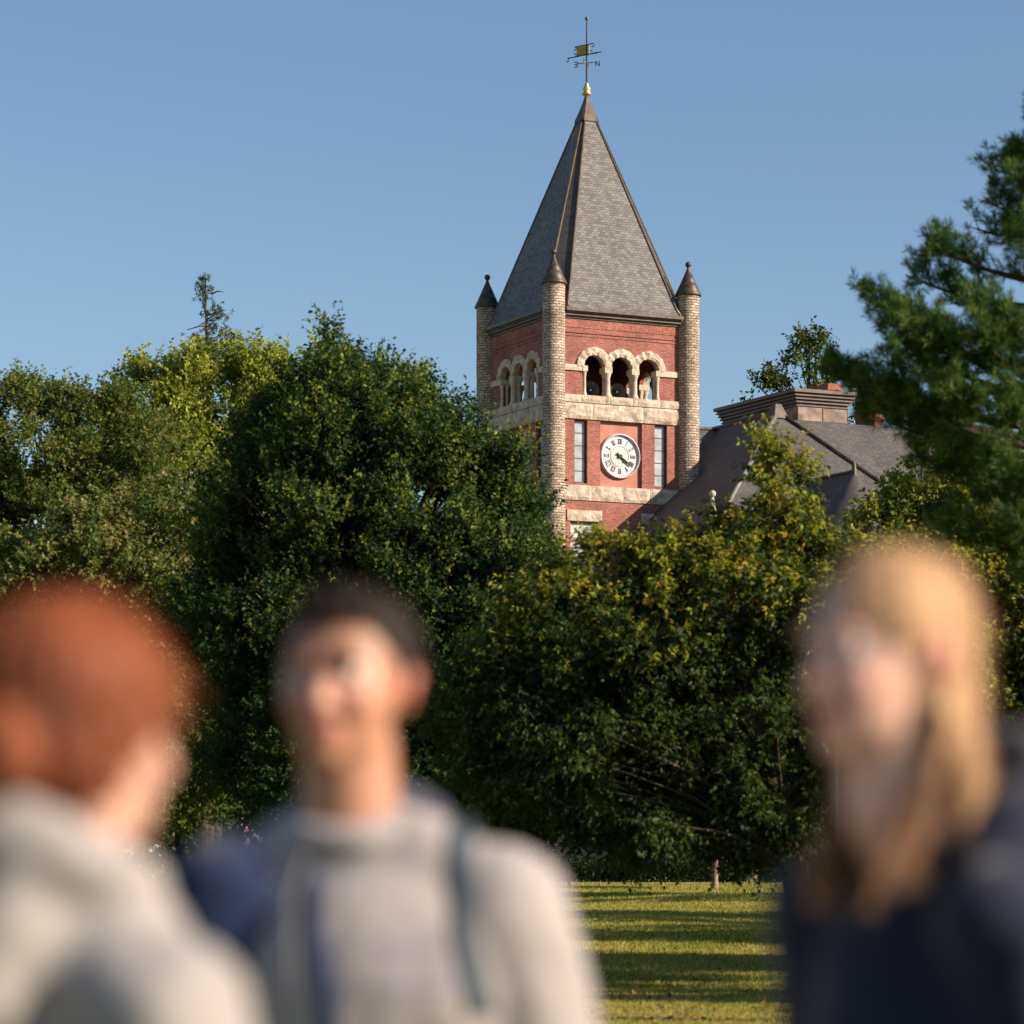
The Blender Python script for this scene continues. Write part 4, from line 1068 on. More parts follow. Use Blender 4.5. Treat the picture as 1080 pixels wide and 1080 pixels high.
def make_spruce():
    g = np.random.default_rng(5); d = 112.0
    top = W(216, 292, d); root = empty('ragged_spruce', (W(226, 902, d).x, d, ground_z(d)))
    tag(root, 'ragged half-bare spruce top poking above the yellow-green tree at left', 'tree')
    base = Vector(root.location); mb = MB(); s = d/FPX
    def axis(z):
        t = (z-base.z)/(top.z-base.z); return Vector((base.x+(top.x-base.x)*t**2, d, z))
    zs = [base.z-0.2, base.z+3, base.z+8, base.z+13, base.z+17, base.z+19.5, top.z]
    mb.tube([axis(z)-base for z in zs], [0.34, 0.28, 0.22, 0.15, 0.09, 0.055, 0.02], 10)
    TC = []; TD = []
    spots = [(217, 294, 1), (212, 303, 1), (218, 309, 1), (213, 316, .8), (220, 330, .8), (229, 326, 1), (231, 333, 1), (228, 341, .9), (219, 351, .8), (221, 360, .9), (206, 357, 1), (209, 367, 1), (236, 351, 1), (242, 358, 1), (248, 356, 1), (232, 362, 1), (240, 368, 1), (222, 372, 1), (250, 366, 1), (215, 380, 1), (235, 382, 1), (205, 382, 1), (245, 380, 1)]
    for (px, py, kk) in spots:
        for dd in (-0.5, 0.3):
            c = W(px, py, d+dd*g.random()*2); a = axis(c.z-0.25)
            mb.tube([a-base, (a.lerp(c, .5)-base)+Vector((0, 0, -.08)), c-base], [0.035, 0.025, 0.008], 4, caps=False)
            for q in range(int(9*kk)):
                o = Vector(g.normal(size=3))*0.15; o.z *= 0.8
                TC.append(tuple(c+o-(c-a)*0.12*g.random())); v = Vector(g.normal(size=3)); v += (c-a).normalized(); TD.append(tuple(v.normalized()))
    for (a_, b_) in (((223, 310), (236, 308)), ((223, 331), (212, 332)), ((222, 344), (197, 348)), ((228, 331), (238, 327)), ((221, 341), (210, 343))):   # bare sticks
        p = W(*a_, d); q = W(*b_, d-0.3); mb.tube([p-base, p.lerp(q, .5)-base+Vector((0, 0, 0.06)), q-base], [0.03, 0.022, 0.012], 4)
    mb.build('trunk', M['bark'], root)
    needle_tufts('crown', np.array(TC), np.array(TD), 12, 0.13, 0.03, ((0.035, 0.06, 0.03), (0.05, 0.07, 0.03), (0.07, 0.07, 0.03)), root, g)
make_spruce()

# ------------------------------------------------------------------ grass blades and fallen leaves
def make_grass():
    g = np.random.default_rng(9); n = 420000
    D = 34*np.exp(g.random(n)*math.log(136/34)); px = np.where(g.random(n) < 0.55, 560+g.random(n)*300, 240+g.random(n)*940)
    X = (px-540)/FPX*D
    gz = np.array([ground_z(y) for y in np.linspace(30, 140, 1000)])
    Z = np.interp(D, np.linspace(30, 140, 1000), gz)
    Z = Z+np.array([und(a, b) for a, b in zip(X, D)])
    P = np.stack([X, D, Z], 1)
    A = unit(g.normal(size=(n, 3))*0.35+np.array([0, 0, 1])); Nn = g.normal(size=(n, 3))
    h = (0.05+0.06*g.random(n))*(0.9+D/160); wd = 0.006+D*0.00022
    c = np.array([[0.20, 0.25, 0.04], [0.28, 0.29, 0.05], [0.42, 0.35, 0.09], [0.14, 0.19, 0.035], [0.46, 0.34, 0.14]])
    nz = np.array([noise.noise(Vector((x*0.35, y*0.16, 3))) for x, y in zip(X[::4], D[::4])]).repeat(4)[:n]
    order = np.array([3, 0, 1, 2, 4]); q = np.clip((nz*2.2+0.42+g.normal(size=n)*0.26)*5, 0, 4.99).astype(int)
    c = c[order[q]]
    c = c*(0.8+0.4*g.random((n, 1)))
    me = leaves('grass', P, A, Nn, h, wd, c, fold=0.05)
    o = link('grass', me, M['leaf']); tag(o, 'short green and straw-coloured grass covering the lawn', 'grass', kind='stuff')
    n = 11000
    D = 38*np.exp(g.random(n)*math.log(120/38)); px = 470+g.random(n)*450; X = (px-540)/FPX*D
    Z = np.interp(D, np.linspace(30, 140, 1000), gz)+0.05+np.array([und(a, b) for a, b in zip(X, D)])
    P = np.stack([X, D, Z], 1); A = unit(g.normal(size=(n, 3))*np.array([1, 1, 0.25])); Nn = unit(g.normal(size=(n, 3))*0.4+np.array([0, 0, 1]))
    c = np.array([[0.22, 0.12, 0.05], [0.30, 0.19, 0.07], [0.16, 0.08, 0.04]])[g.integers(0, 3, n)]
    me = leaves('fallen_leaves', P, A, Nn, np.full(n, 0.12), np.full(n, 0.085), c)
    o = link('fallen_leaves', me, M['leaf']); tag(o, 'scattered brown leaves fallen on the lawn', 'leaves', kind='stuff')
make_grass()

# ------------------------------------------------------------------ street lamp and small things
def make_lamp():
    D = 43.0; root = empty('lamp_post', (W(880, 902, D).x, D, ground_z(D)))
    tag(root, 'black lamp post with a square frosted lantern beside the turning maple trunk', 'lamp post')
    h = W(880, 756, D).z-root.location.z
    mb = MB(); mb.lathe([(0.16, -0.05), (0.16, 0.12), (0.11, 0.2), (0.11, 0.5), (0.07, 0.6), (0.055, 1.5), (0.045, h-0.25), (0.07, h-0.2), (0.05, h-0.12), (0.10, h-0.03), (0.10, h)], seg=16)
    mb.build('post', M['black_iron'], root)
    mb = MB()
    q0 = 0.10; q1 = 0.16; H = 0.24
    a = [(-q0, -q0, h), (q0, -q0, h), (q0, q0, h), (-q0, q0, h)]; b = [(-q1, -q1, h+H), (q1, -q1, h+H), (q1, q1, h+H), (-q1, q1, h+H)]
    for i in range(4): mb.face([a[i], a[(i+1) % 4], b[(i+1) % 4], b[i]])
    lan = mb.build('lantern_glass', plain('frosted_lamp_glass', (0.62, 0.62, 0.60), 0.3, 0, 0.05, 3), root)
    mb = MB()
    for i in range(4): mb.tube([a[i], b[i]], 0.012, 5)
    mb.lathe([(0.21, h+H), (0.20, h+H+0.03), (0.10, h+H+0.12), (0.03, h+H+0.17), (0.02, h+H+0.25)], seg=4, a0=PI/4, a1=PI/4+2*PI, sm=False)
    mb.build('lantern_frame', M['black_iron'], root)
make_lamp()

def make_flowers():
    D = 78; g = np.random.default_rng(4); b = W(172, 925, D); base = (b.x, D, ground_z(D))
    root = empty('flowering_shrub', base); tag(root, 'low shrub with white and pink blooms seen between the red-haired person and the man', 'shrub')
    n = 3500; C = g.normal(size=(n, 3))*np.array([0.5, 0.4, 0.36]); C[:, 2] = np.abs(C[:, 2])*1.3+0.05
    me = leaves('foliage', C, unit(g.normal(size=(n, 3))+np.array([0, 0, .6])), g.normal(size=(n, 3)), np.full(n, .1), np.full(n, .05), np.tile([[0.03, 0.06, 0.03]], (n, 1))*(0.7+0.6*g.random((n, 1))))
    link('foliage', me, M['leaf'], root)
    for nm, colr, k in (('white_bloom', (0.75, 0.72, 0.74), 16), ('pink_bloom', (0.62, 0.30, 0.30), 14)):
        mt = plain(nm, colr, 0.7, 0, 0.05)
        for q in range(k):
            mb = MB(); c = (g.normal()*0.42, -0.35+g.normal()*0.1, 0.25+abs(g.normal())*0.6); mb.ball(c, 0.035+0.03*g.random(), seg=8)
            mb.build('blossom', mt, root)
    mb = MB()
    for q in range(9): mb.tube([(0, 0, -.05), (g.normal()*.3, g.normal()*.2, 0.8)], [0.02, 0.006], 5)
    mb.build('stem', M['bark'], root)
make_flowers()
# clipped hedge at the foot of the hall
def make_hedge(px0, px1, D, h, lab):
    g = np.random.default_rng(int(px0)+3); x0 = W(px0, 0, D).x; x1 = W(px1, 0, D).x
    root = empty('hedge', ((x0+x1)/2, D, ground_z(D))); tag(root, lab, 'hedge')
    n = int(5200*(x1-x0)/6); C = np.stack([(g.random(n)-.5)*(x1-x0), (g.random(n)-.5)*1.4, g.random(n)*h*(0.85+0.2*np.sin(g.random(n)*9))], 1)
    me = leaves('foliage', C, unit(g.normal(size=(n, 3))+np.array([0, 0, .6])), g.normal(size=(n, 3)), np.full(n, .17), np.full(n, .1), np.tile([[0.022, 0.045, 0.018]], (n, 1))*(0.6+0.8*g.random((n, 1))))
    link('foliage', me, M['leaf'], root)
    mb = MB()
    for q in range(int((x1-x0)/0.6)): mb.tube([(-(x1-x0)/2+0.3+q*.6, 0, -.05), (-(x1-x0)/2+0.3+q*.6, 0, h*.7)], 0.03, 5)
    mb.build('stem', M['bark'], root)
def far_wood():
    g = np.random.default_rng(91); n = 70000
    x = (g.random(n)-.5)*640; y = 255+g.random(n)*30+0.0006*x*x
    top = 9+3.0*np.sin(x*0.13)+2.0*np.sin(x*0.31+1)+1.5*np.sin(x*0.71+2); z = 0.3+top*np.sqrt(g.random(n))
    P_ = np.stack([x, y, z], 1); c = np.array(OL)[g.integers(0, 4, n)]*(0.6+0.6*g.random((n, 1)))
    me = leaves('far_wood', P_, unit(g.normal(size=(n, 3))), g.normal(size=(n, 3)), np.full(n, 1.5), np.full(n, .95), c)
    tag(link('far_wood', me, M['leaf']), 'distant belt of green woodland beyond the lawn and the hall', 'woods', kind='stuff')
far_wood()
make_hedge(575, 668, 144.0, 1.1, 'dark clipped hedge added over the shaded wall foot of the hall, nearest the hoodie man')  # hedge added to darken the sunlit stone wall behind it
make_hedge(670, 790, 143.0, 1.25, 'dark clipped hedge at the foot of the hall behind the short pale trunk')
make_hedge(805, 900, 141.5, 1.3, 'dark clipped hedge behind the distant person in red')
# ================================================================== PEOPLE
class Sculpt:
    """closed primitives that a voxel remesh fuses into one skin"""
    def __init__(s): s.bm = bmesh.new()
    def ell(s, c, r, rot=None, M4=None, sub=3):
        m = Matrix.Translation(Vector(c))
        if rot: m = m @ Euler(rot).to_matrix().to_4x4()
        m = m @ Matrix.Diagonal((*r, 1))
        if M4 is not None: m = M4 @ m
        bmesh.ops.create_icosphere(s.bm, subdivisions=sub, radius=1.0, matrix=m)
        return s
    def cap(s, pts, M4=None, seg=14, flat=None):
        """chain of (x,y,z,r) joined by cones with balls at the joints"""
        for (a, b) in zip(pts, pts[1:]):
            A = Vector(a[:3]); B = Vector(b[:3]); d = B-A
            if d.length < 1e-6: continue
            q = d.to_track_quat('Z', 'Y').to_matrix().to_4x4()
            m = Matrix.Translation((A+B)/2) @ q
            if M4 is not None: m = M4 @ m
            bmesh.ops.create_cone(s.bm, cap_ends=True, segments=seg, radius1=a[3], radius2=b[3], depth=d.length, matrix=m)
        for p in pts: s.ell(p[:3], (p[3],)*3, M4=M4, sub=2)
        return s
    def finish(s, name, voxel=0.008, smooth=6, noisef=None, cut=None):
        me = bpy.data.meshes.new(name); s.bm.to_mesh(me); s.bm.free()
        o = bpy.data.objects.new(name+'_tmp', me); COL.objects.link(o)
        r = o.modifiers.new('r', 'REMESH'); r.mode = 'VOXEL'; r.voxel_size = voxel
        if smooth:
            m_ = o.modifiers.new('s', 'SMOOTH'); m_.iterations = smooth; m_.factor = 0.5
        dg = bpy.context.evaluated_depsgraph_get(); dg.update()
        out = bpy.data.meshes.new_from_object(o.evaluated_get(dg)); out.name = name
        bpy.data.objects.remove(o); bpy.data.meshes.remove(me)
        bm = bmesh.new(); bm.from_mesh(out)
        if cut:
            dead = [f for f in bm.faces if cut(f.calc_center_median())]
            bmesh.ops.delete(bm, geom=dead, context='FACES')
        if noisef:
            bm.normal_update()
            for v in bm.verts: v.co += v.normal*noisef(v.co)
        bm.to_mesh(out); bm.free()
        out.polygons.foreach_set('use_smooth', [True]*len(out.polygons)); out.update()
        return out

def paint(me, fn):
    n = len(me.vertices); at = me.attributes.new('col', 'FLOAT_COLOR', 'POINT')
    a = np.ones((n, 4), np.float32)
    for i, v in enumerate(me.vertices): a[i, :3] = fn(v.co)
    at.data.foreach_set('color', a.ravel())

M['skin'] = attrmat('skin', 0.45, 0.4, sss=0.12)
M['cloth'] = attrmat('knit_cloth', 0.9, 0.15, bump=0.3, bscale=160, sheen=0.2)
M['hair'] = attrmat('hair', 0.6, 0.22, bump=0.4, bscale=220)
M['eye'] = plain('eye_white', (0.75, 0.72, 0.70), 0.15, 0, 0.02)
M['iris'] = plain('dark_iris', (0.03, 0.02, 0.015), 0.1, 0, 0.02)

def hand(sc, w, dirv, inward, s):
    """palm and five slightly curled fingers hanging from wrist w; inward = towards the thigh"""
    d = Vector(dirv).normalized(); inn = Vector(inward).normalized(); fwd = d.cross(inn).normalized()
    if fwd.y > 0: fwd = -fwd
    w = Vector(w)
    for t, r in ((0.02, 0.028), (0.05, 0.034), (0.078, 0.033)):
        for f_ in (-0.018, 0.0, 0.018):
            sc.ell(tuple(w+d*t*s+fwd*f_*s), (0.019*s,)*3, sub=2)
    for k, (f_, ln) in enumerate(((-0.031, 0.066), (-0.011, 0.078), (0.010, 0.082), (0.031, 0.073))):
        b = w+d*0.088*s+fwd*f_*s*1.08; c = b+d*ln*0.5*s+inn*0.008*s; e = c+(d*0.8+inn*0.6).normalized()*ln*0.5*s
        sc.cap([(*b, 0.0095*s), (*c, 0.0088*s), (*e, 0.0075*s)], seg=8)
    b = w+d*0.03*s+fwd*0.028*s; c = b+(d*0.6+fwd*0.8).normalized()*0.035*s+inn*0.01*s; e = c+(d*0.9+fwd*0.2+inn*0.3).normalized()*0.035*s
    sc.cap([(*b, 0.0125*s), (*c, 0.011*s), (*e, 0.009*s)], seg=8)

class Fig:
    def __init__(f, name, label, loc, yaw, H, head_yaw=0, head_pitch=0, head_roll=0, skin=(0.5, 0.28, 0.19), lip=(0.42, 0.14, 0.12), brow=(0.06, 0.03, 0.02), build=1.0, lean=(0, 0), female=False):
        f.s = s = H/1.75; f.b = build; f.lean = Vector((lean[0], lean[1], 0)); f.female = female
        f.root = empty(name, loc, yaw); tag(f.root, label, 'person')
        f.neck = Vector((lean[0], 0.012*s+lean[1], 1.535*s))
        f.HM = Matrix.Translation(f.neck) @ Euler((R(head_pitch), R(head_roll), R(head_yaw)), 'ZXY').to_matrix().to_4x4() @ Matrix.Scale(s*(1.0 if female else 1.04), 4)
        f.skin = skin; f.lip = lip; f.brow = brow
        f.arms = {}
        for sd in (-1, 1):
            sh = Vector((0.160*s*build*sd+lean[0]*0.5, 0.01*s+lean[1]*.7, 1.365*s)); el = Vector((0.205*s*build*sd, 0.03*s, 1.085*s)); wr = Vector((0.215*s*build*sd, -0.05*s, 0.85*s))
            f.arms[sd] = (sh, el, wr)
    def head_prims(f, sc, grow=0.0):
        H = f.HM; e = sc.ell
        fm = 0.93 if f.female else 1.0
        e((0, 0.012, 0.135), (0.076*fm+grow, 0.094+grow, 0.088+grow), M4=H)          # cranium
        e((0, -0.026, 0.100), (0.068*fm+grow, 0.062+grow, 0.080+grow), M4=H)         # face mass
        e((0, -0.028, 0.050), (0.057*fm+grow, 0.058+grow, 0.045+grow), M4=H)         # jaw
    def body(f):
        s = f.s; b = f.b; sc = Sculpt(); H = f.HM; fm = 0.93 if f.female else 1.0
        f.head_prims(sc)
        e = sc.ell
        e((0, -0.078, 0.024), (0.022*fm, 0.016, 0.015), M4=H)                        # chin
        sc.cap([(0, -0.082, 0.122, 0.009), (0, -0.096, 0.093, 0.011), (0, -0.100, 0.084, 0.0125)], M4=H)  # nose
        for x in (-1, 1):
            e((x*0.012, -0.089, 0.081), (0.009, 0.010, 0.008), M4=H)                 # nostril wings
            e((x*0.034*fm, -0.066, 0.083), (0.024, 0.022, 0.022), M4=H)              # cheek
            e((x*0.030*fm, -0.083, 0.140), (0.024, 0.010, 0.008), rot=(0, x*0.15, 0), M4=H)  # brow ridge
            e((x*0.076*fm, 0.008, 0.100), (0.009, 0.018, 0.031), rot=(0.15, x*0.25, x*0.35), M4=H)  # ear
            e((x*0.0795*fm, 0.015, 0.112), (0.008, 0.014, 0.016), rot=(0.1, x*0.4, x*0.4), M4=H)
        e((0, -0.090, 0.056), (0.024, 0.010, 0.0062), M4=H); e((0, -0.088, 0.045), (0.020, 0.010, 0.0068), M4=H)  # lips
        n0 = f.neck
        sc.cap([(n0.x*0.6, 0.02*s+n0.y*.3, 1.40*s, 0.062*s), (n0.x*0.9, n0.y, 1.48*s, 0.062*s*(0.86 if f.female else 1)), (n0.x, n0.y-0.004, 1.575*s, 0.060*s*(0.86 if f.female else 1))])
        # torso
        e((0, 0.0, 1.27*s), (0.150*s*b, 0.098*s, 0.15*s)); e((0, 0.0, 1.15*s), (0.135*s*b, 0.092*s, 0.15*s)); e((0, 0.005*s, 0.98*s), (0.150*s*b, 0.100*s, 0.13*s))
        sc.cap([(-0.145*s*b+f.lean.x*.5, 0.012*s, 1.37*s, 0.056*s), (f.lean.x*.6, 0.012*s, 1.43*s, 0.062*s), (0.145*s*b+f.lean.x*.5, 0.012*s, 1.37*s, 0.056*s)])
        for sd in (-1, 1):
            sh, el, wr = f.arms[sd]
            m1 = sh.lerp(el, .4); m2 = el.lerp(wr, .3)
            sc.cap([(*sh, 0.056*s*b), (*m1, 0.049*s*b), (*el, 0.038*s), (*m2, 0.040*s), (*wr, 0.026*s)])
            hand(sc, wr, (wr-el).normalized()*0.7+Vector((0, -0.1, -1)), (-sd, 0, 0), s)
            hx = 0.088*s*sd
            sc.cap([(hx, 0.0, 0.93*s, 0.088*s), (hx*1.02, -0.005, 0.72*s, 0.072*s), (hx*1.05, -0.01, 0.49*s, 0.050*s), (hx*1.05, 0.012*s, 0.34*s, 0.052*s), (hx*1.06, 0.012*s, 0.12*s, 0.034*s), (hx*1.06, 0.02*s, 0.06*s, 0.036*s)])
            sc.cap([(hx*1.06, 0.03*s, 0.04*s, 0.034*s), (hx*1.15, -0.08*s, 0.034*s, 0.034*s), (hx*1.2, -0.15*s, 0.026*s, 0.024*s)])
        me = sc.finish('body', 0.0068*s, 4)
        Hi = H.inverted()
        for v in me.vertices:                      # hollow the eye sockets
            q = Hi @ v.co
            if q.y < -0.03 and 0.09 < q.z < 0.16:
                k_ = math.exp(-(((abs(q.x)-0.031*fm)/0.014)**2+((q.z-0.121)/0.009)**2))
                if k_ > 0.02: q.y += 0.0085*k_; v.co = H @ q
        sk = Vector(f.skin); lp = Vector(f.lip); bw = Vector(f.brow)
        def colr(p):
            q = Hi @ p
            if q.z < -0.02 or q.z > 0.24 or abs(q.x) > 0.1: return tuple(sk)
            k = (q.x/0.026)**2+((q.z-0.050)/0.012)**2
            if k < 1 and q.y < -0.07: return tuple(lp)
            ax_ = abs(q.x)
            if 0.012 < ax_ < 0.050 and abs(q.z-(0.147-0.1*abs(ax_-0.032))) < 0.0055 and q.y < -0.05: return tuple(bw)
            c = sk.copy()
            if ax_ > 0.066 and q.y > -0.02: c = c.lerp(Vector((0.50, 0.13, 0.09)), 0.55)          # ears
            if (ax_-0.034)**2+(q.z-0.085)**2 < 0.0005 and q.y < -0.05: c = c.lerp(Vector((0.55, 0.18, 0.14)), 0.25)
            if ax_ < 0.016 and 0.07 < q.z < 0.1 and q.y < -0.09: c = c.lerp(Vector((0.55, 0.18, 0.14)), 0.25)
            return tuple(c)
        paint(me, colr)
        o = link('body', me, M['skin'], f.root)
        for x in (-1, 1):
            mb = MB(); mb.ball((x*0.031*fm, -0.0690, 0.121), 0.0118, seg=14); ey = mb.build('eye', M['eye'], f.root, fn=lambda a, b_, c: H @ Vector((a, b_, c)))
            mb = MB(); mb.ball((x*0.031*fm, -0.0775, 0.121), (0.0064, 0.0045, 0.0064), seg=12); mb.build('iris', M['iris'], ey, fn=lambda a, b_, c: H @ Vector((a, b_, c)))
        return o
    def garment(f, name, colfn, grow=0.03, hood=True, hem=0.90, hoodcol=None, voxel=0.012, collar=0.0, sleeves=True, label=None, wrinkle=0.006, seed=0, fold=0.0):
        s = f.s; b = f.b; sc = Sculpt(); e = sc.ell; g = grow
        e((0, 0.0, 1.26*s), (0.160*s*b+g*.6, 0.108*s+g, 0.165*s+g*.3)); e((0, 0.0, 1.13*s), (0.150*s*b+g*.7, 0.108*s+g, 0.17*s)); e((0, 0.005*s, hem*s+0.08*s), (0.158*s*b+g, 0.112*s+g, 0.11*s))
        lx = f.lean.x*.6
        sc.cap([(-0.150*s*b+lx, 0.012*s, 1.360*s, 0.058*s+g*.6), (-0.065*s+lx, 0.016*s, 1.425*s, 0.056*s+g*.5), (0.065*s+lx, 0.016*s, 1.425*s, 0.056*s+g*.5), (0.150*s*b+lx, 0.012*s, 1.360*s, 0.058*s+g*.6)])
        if sleeves:
            for sd in (-1, 1):
                sh, el, wr = f.arms[sd]; m1 = sh.lerp(el, .4); m2 = el.lerp(wr, .3); w2 = el.lerp(wr, .93)
                sc.cap([(*sh, 0.060*s*b+g*.75), (*m1, 0.054*s*b+g*.9), (*el, 0.046*s+g), (*m2, 0.044*s+g), (*w2, 0.032*s+g*.7)])
        if hood:
            n = f.neck; k = 18
            pts = []
            for i in range(k+1):
                a = -PI*0.36+PI*1.72*i/k          # opening towards the throat
                a = PI/2+ (a-PI*0.5)
                rx = 0.098*s; ry = 0.090*s
                x = n.x*.85+rx*math.cos(a); y = 0.024*s+ry*math.sin(a)
                back = max(0, math.sin(a))
                z = (1.455+0.045*back+collar)*s+0.0*i
                pts.append((x, y, z-(0.045*s if math.sin(a) < -0.3 else 0), (0.030+0.020*back)*s))
            sc.cap(pts)
            e((n.x*.7, 0.115*s, 1.455*s), (0.10*s, 0.058*s, 0.075*s)); e((n.x*.7, 0.14*s, 1.40*s), (0.085*s, 0.045*s, 0.075*s))
        def nf(p):
            a = noise.noise(Vector((p.x*9+seed, p.y*9, p.z*14)))*wrinkle*1.6+noise.noise(Vector((p.x*26, p.y*26+seed, p.z*22)))*wrinkle*0.5
            if fold: a += fold*math.sin(p.x*70+3*math.sin(p.z*9)+seed)*max(0, min(1, (1.36*s-p.z)/0.1))*0.5
            return a
        me = sc.finish(name, voxel, 7, nf)
        paint(me, colfn)
        o = link(name, me, M['cloth'], f.root)
        if label: o['label'] = label
        return o
    def trousers(f, col, name='trousers', grow=0.018):
        s = f.s; sc = Sculpt()
        sc.ell((0, 0.005*s, 0.97*s), (0.152*s*f.b+grow, 0.104*s+grow, 0.10*s))
        for sd in (-1, 1):
            hx = 0.090*s*sd; g = grow
            sc.cap([(hx, 0.0, 0.93*s, 0.090*s+g), (hx*1.02, -0.005, 0.72*s, 0.074*s+g), (hx*1.05, -0.01, 0.49*s, 0.056*s+g), (hx*1.05, 0.010*s, 0.30*s, 0.054*s+g), (hx*1.06, 0.012*s, 0.10*s, 0.048*s+g)])
        me = sc.finish(name, 0.012, 5, lambda p: noise.noise(Vector((p.x*12, p.y*12, p.z*16)))*0.006)
        paint(me, lambda p: col); return link(name, me, M['cloth'], f.root)
    def shoes(f, col, sole=(0.6, 0.6, 0.58)):
        s = f.s
        for sd in (-1, 1):
            hx = 0.094*s*sd; sc = Sculpt()
            sc.cap([(hx, 0.045*s, 0.050*s, 0.044*s), (hx*1.1, -0.07*s, 0.045*s, 0.044*s), (hx*1.18, -0.15*s, 0.038*s, 0.036*s)]).ell((hx, 0.03*s, 0.085*s), (0.042*s, 0.05*s, 0.04*s))
            me = sc.finish('shoe', 0.009, 3)
            for v in me.vertices: v.co.z = max(v.co.z, 0.002)
            paint(me, lambda p: sole if p.z < 0.022 else col); link('shoe', me, M['cloth'], f.root)
    def hair_mesh(f, sc, colfn, cut=None, voxel=0.007, nf=None, name='hair'):
        me = sc.finish(name, voxel, 3, nf, cut); paint(me, colfn)
        return link(name, me, M['hair'], f.root)

def strands(p, k=260.0, amp=0.0028):
    a = math.atan2(p.x, p.y+0.001)
    return amp*math.sin(a*28+4*noise.noise(p*9)*2)+0.0015*noise.noise(p*90)

def flyaways(f, col, n, ln, out=0.5):
    hair = [c for c in f.root.children if c.name.startswith('hair')][0]
    me = hair.data; g = random.Random(9); mb = MB()
    for q in range(n):
        v = me.vertices[g.randrange(len(me.vertices))]; nr = v.normal
        t = (Vector((g.uniform(-.6, .6), g.uniform(-.6, .6), -1))); t = (t-nr*t.dot(nr))
        if t.length < .1: continue
        t.normalize(); l = ln*g.uniform(.5, 1.3); p = v.co
        mb.tube([p-nr*.002, p+(nr*out*.5+t).normalized()*l*.45, p+(nr*out+t*(1.0 if out < .9 else .4)+Vector((0, 0, -.2))).normalized()*l], [0.0007, 0.0006, 0.0003], 3, caps=False)
    o = mb.build('loose_strands', M['hair'], hair); paint(o.data, lambda p: col)

# ---- the man in the middle, facing the camera
GREY = (0.36, 0.33, 0.325)
man = Fig('person', 'dark-haired man in a grey hoodie facing the camera between two others', (-0.168, 4.0, 0), R(-10), 1.772, head_yaw=-8, head_pitch=2, skin=(0.44, 0.215, 0.13), lip=(0.42, 0.13, 0.11), build=1.10, lean=(-0.045, 0))
man.body()
NAVY = (0.018, 0.030, 0.075)
def man_col(p):
    c = Vector(GREY)
    return tuple(c*(0.97+0.05*noise.noise(p*5)))
man.garment('hoodie', man_col, grow=0.030, hood=False, seed=2, fold=0.003, wrinkle=0.005)
# navy hood lying round the neck, open at the throat
sc = Sculpt(); s = man.s; n = man.neck
pts = []
for i in range(19):
    a = R(-38)+R(256)*i/18
    back = max(0, math.sin(a))
    pts.append((n.x*.85+0.104*s*math.cos(a), 0.022*s+0.098*s*math.sin(a), (1.452+0.030*back-(0.06 if math.sin(a) < -0.2 else 0))*s, (0.022+0.020*back)*s))
sc.cap([(n.x*.85-0.05, -0.02, 1.458*s, 0.026), (n.x*.85-0.028, -0.062, 1.440*s, 0.024), (n.x*.85+0.03, -0.062, 1.440*s, 0.024), (n.x*.85+0.055, -0.02, 1.458*s, 0.026)]) if False else None
sc.cap(pts).ell((n.x*.7, 0.125*s, 1.45*s), (0.11*s, 0.06*s, 0.08*s)).ell((n.x*.7, 0.15*s, 1.39*s), (0.09*s, 0.045*s, 0.08*s))
me = sc.finish('hood', 0.011, 6, lambda p: noise.noise(p*14)*0.007); paint(me, lambda p: (0.075, 0.078, 0.12)); link('hood', me, M['cloth'], man.root)
# the ribbed neckline of the hoodie
sc = Sculpt(); pts = []
for i in range(21):
    a = 2*PI*i/20; pts.append((n.x*.9+0.070*s*math.cos(a), n.y*.6+0.004+0.068*s*math.sin(a), (1.468+0.016*math.sin(a))*s, 0.021))
sc.cap(pts); me = sc.finish('neckline', 0.008, 4); paint(me, man_col); link('neckline', me, M['cloth'], man.root)
# drawstrings, chest print
for sd in (-1, 1):
    mb = MB(); x = n.x*.8+0.035*sd; mb.tube([(x, -0.110, 1.43*s), (x+0.01*sd, -0.142, 1.38*s), (x+0.006*sd, -0.158, 1.32*s), (x, -0.165, 1.26*s)], 0.0022, 6); mb.build('drawstring', plain('cord_grey', (0.36, 0.34, 0.33), 0.8), man.root)
man.trousers((0.03, 0.035, 0.05)); man.shoes((0.5, 0.5, 0.5))
# pale violet letter strokes across the chest (illegible in the photograph)
def front_y(o, x, z):
    ok, loc, nor, idx = o.ray_cast(Vector((x, -1.0, z)), Vector((0, 1, 0)))
    return loc.y if ok else None
dgx = bpy.context.evaluated_depsgraph_get(); dgx.update()
hood_o = [c for c in man.root.children if c.name.startswith('hoodie')][0]
mb = MB(); rr_ = random.Random(5)
for i in range(13):
    if i == 6: continue
    x = -0.132+i*0.022+0.004; x2 = x+0.008
    z0, z1 = 1.265*s, 1.325*s
    for (xa, za, xb, zb) in ((x, z0, x, z1), (x+0.009, z0, x+0.009, z1)) + (((x, z1, x+0.009, z1),) if i % 2 else ((x, (z0+z1)/2, x+0.009, (z0+z1)/2),)):
        dx = 0.0026 if xa == xb else 0; dz = 0.0026 if za == zb else 0
        q = [(xa-dx, za-dz), (xb+(dx if xa == xb else 0)+(0 if dz == 0 else 0), za-dz) if xa == xb else (xb, za-dz), (xb+dx, zb+dz), (xa-dx, zb+dz)]
        P_ = []
        for (a, b_) in q:
            y = front_y(hood_o, a, b_); P_.append((a, (y if y is not None else -0.15)-0.0022, b_))
        mb.face(P_)
mb.build('chest_print', plain('violet_print', (0.34, 0.31, 0.42), 0.7, 0, 0.05), hood_o)
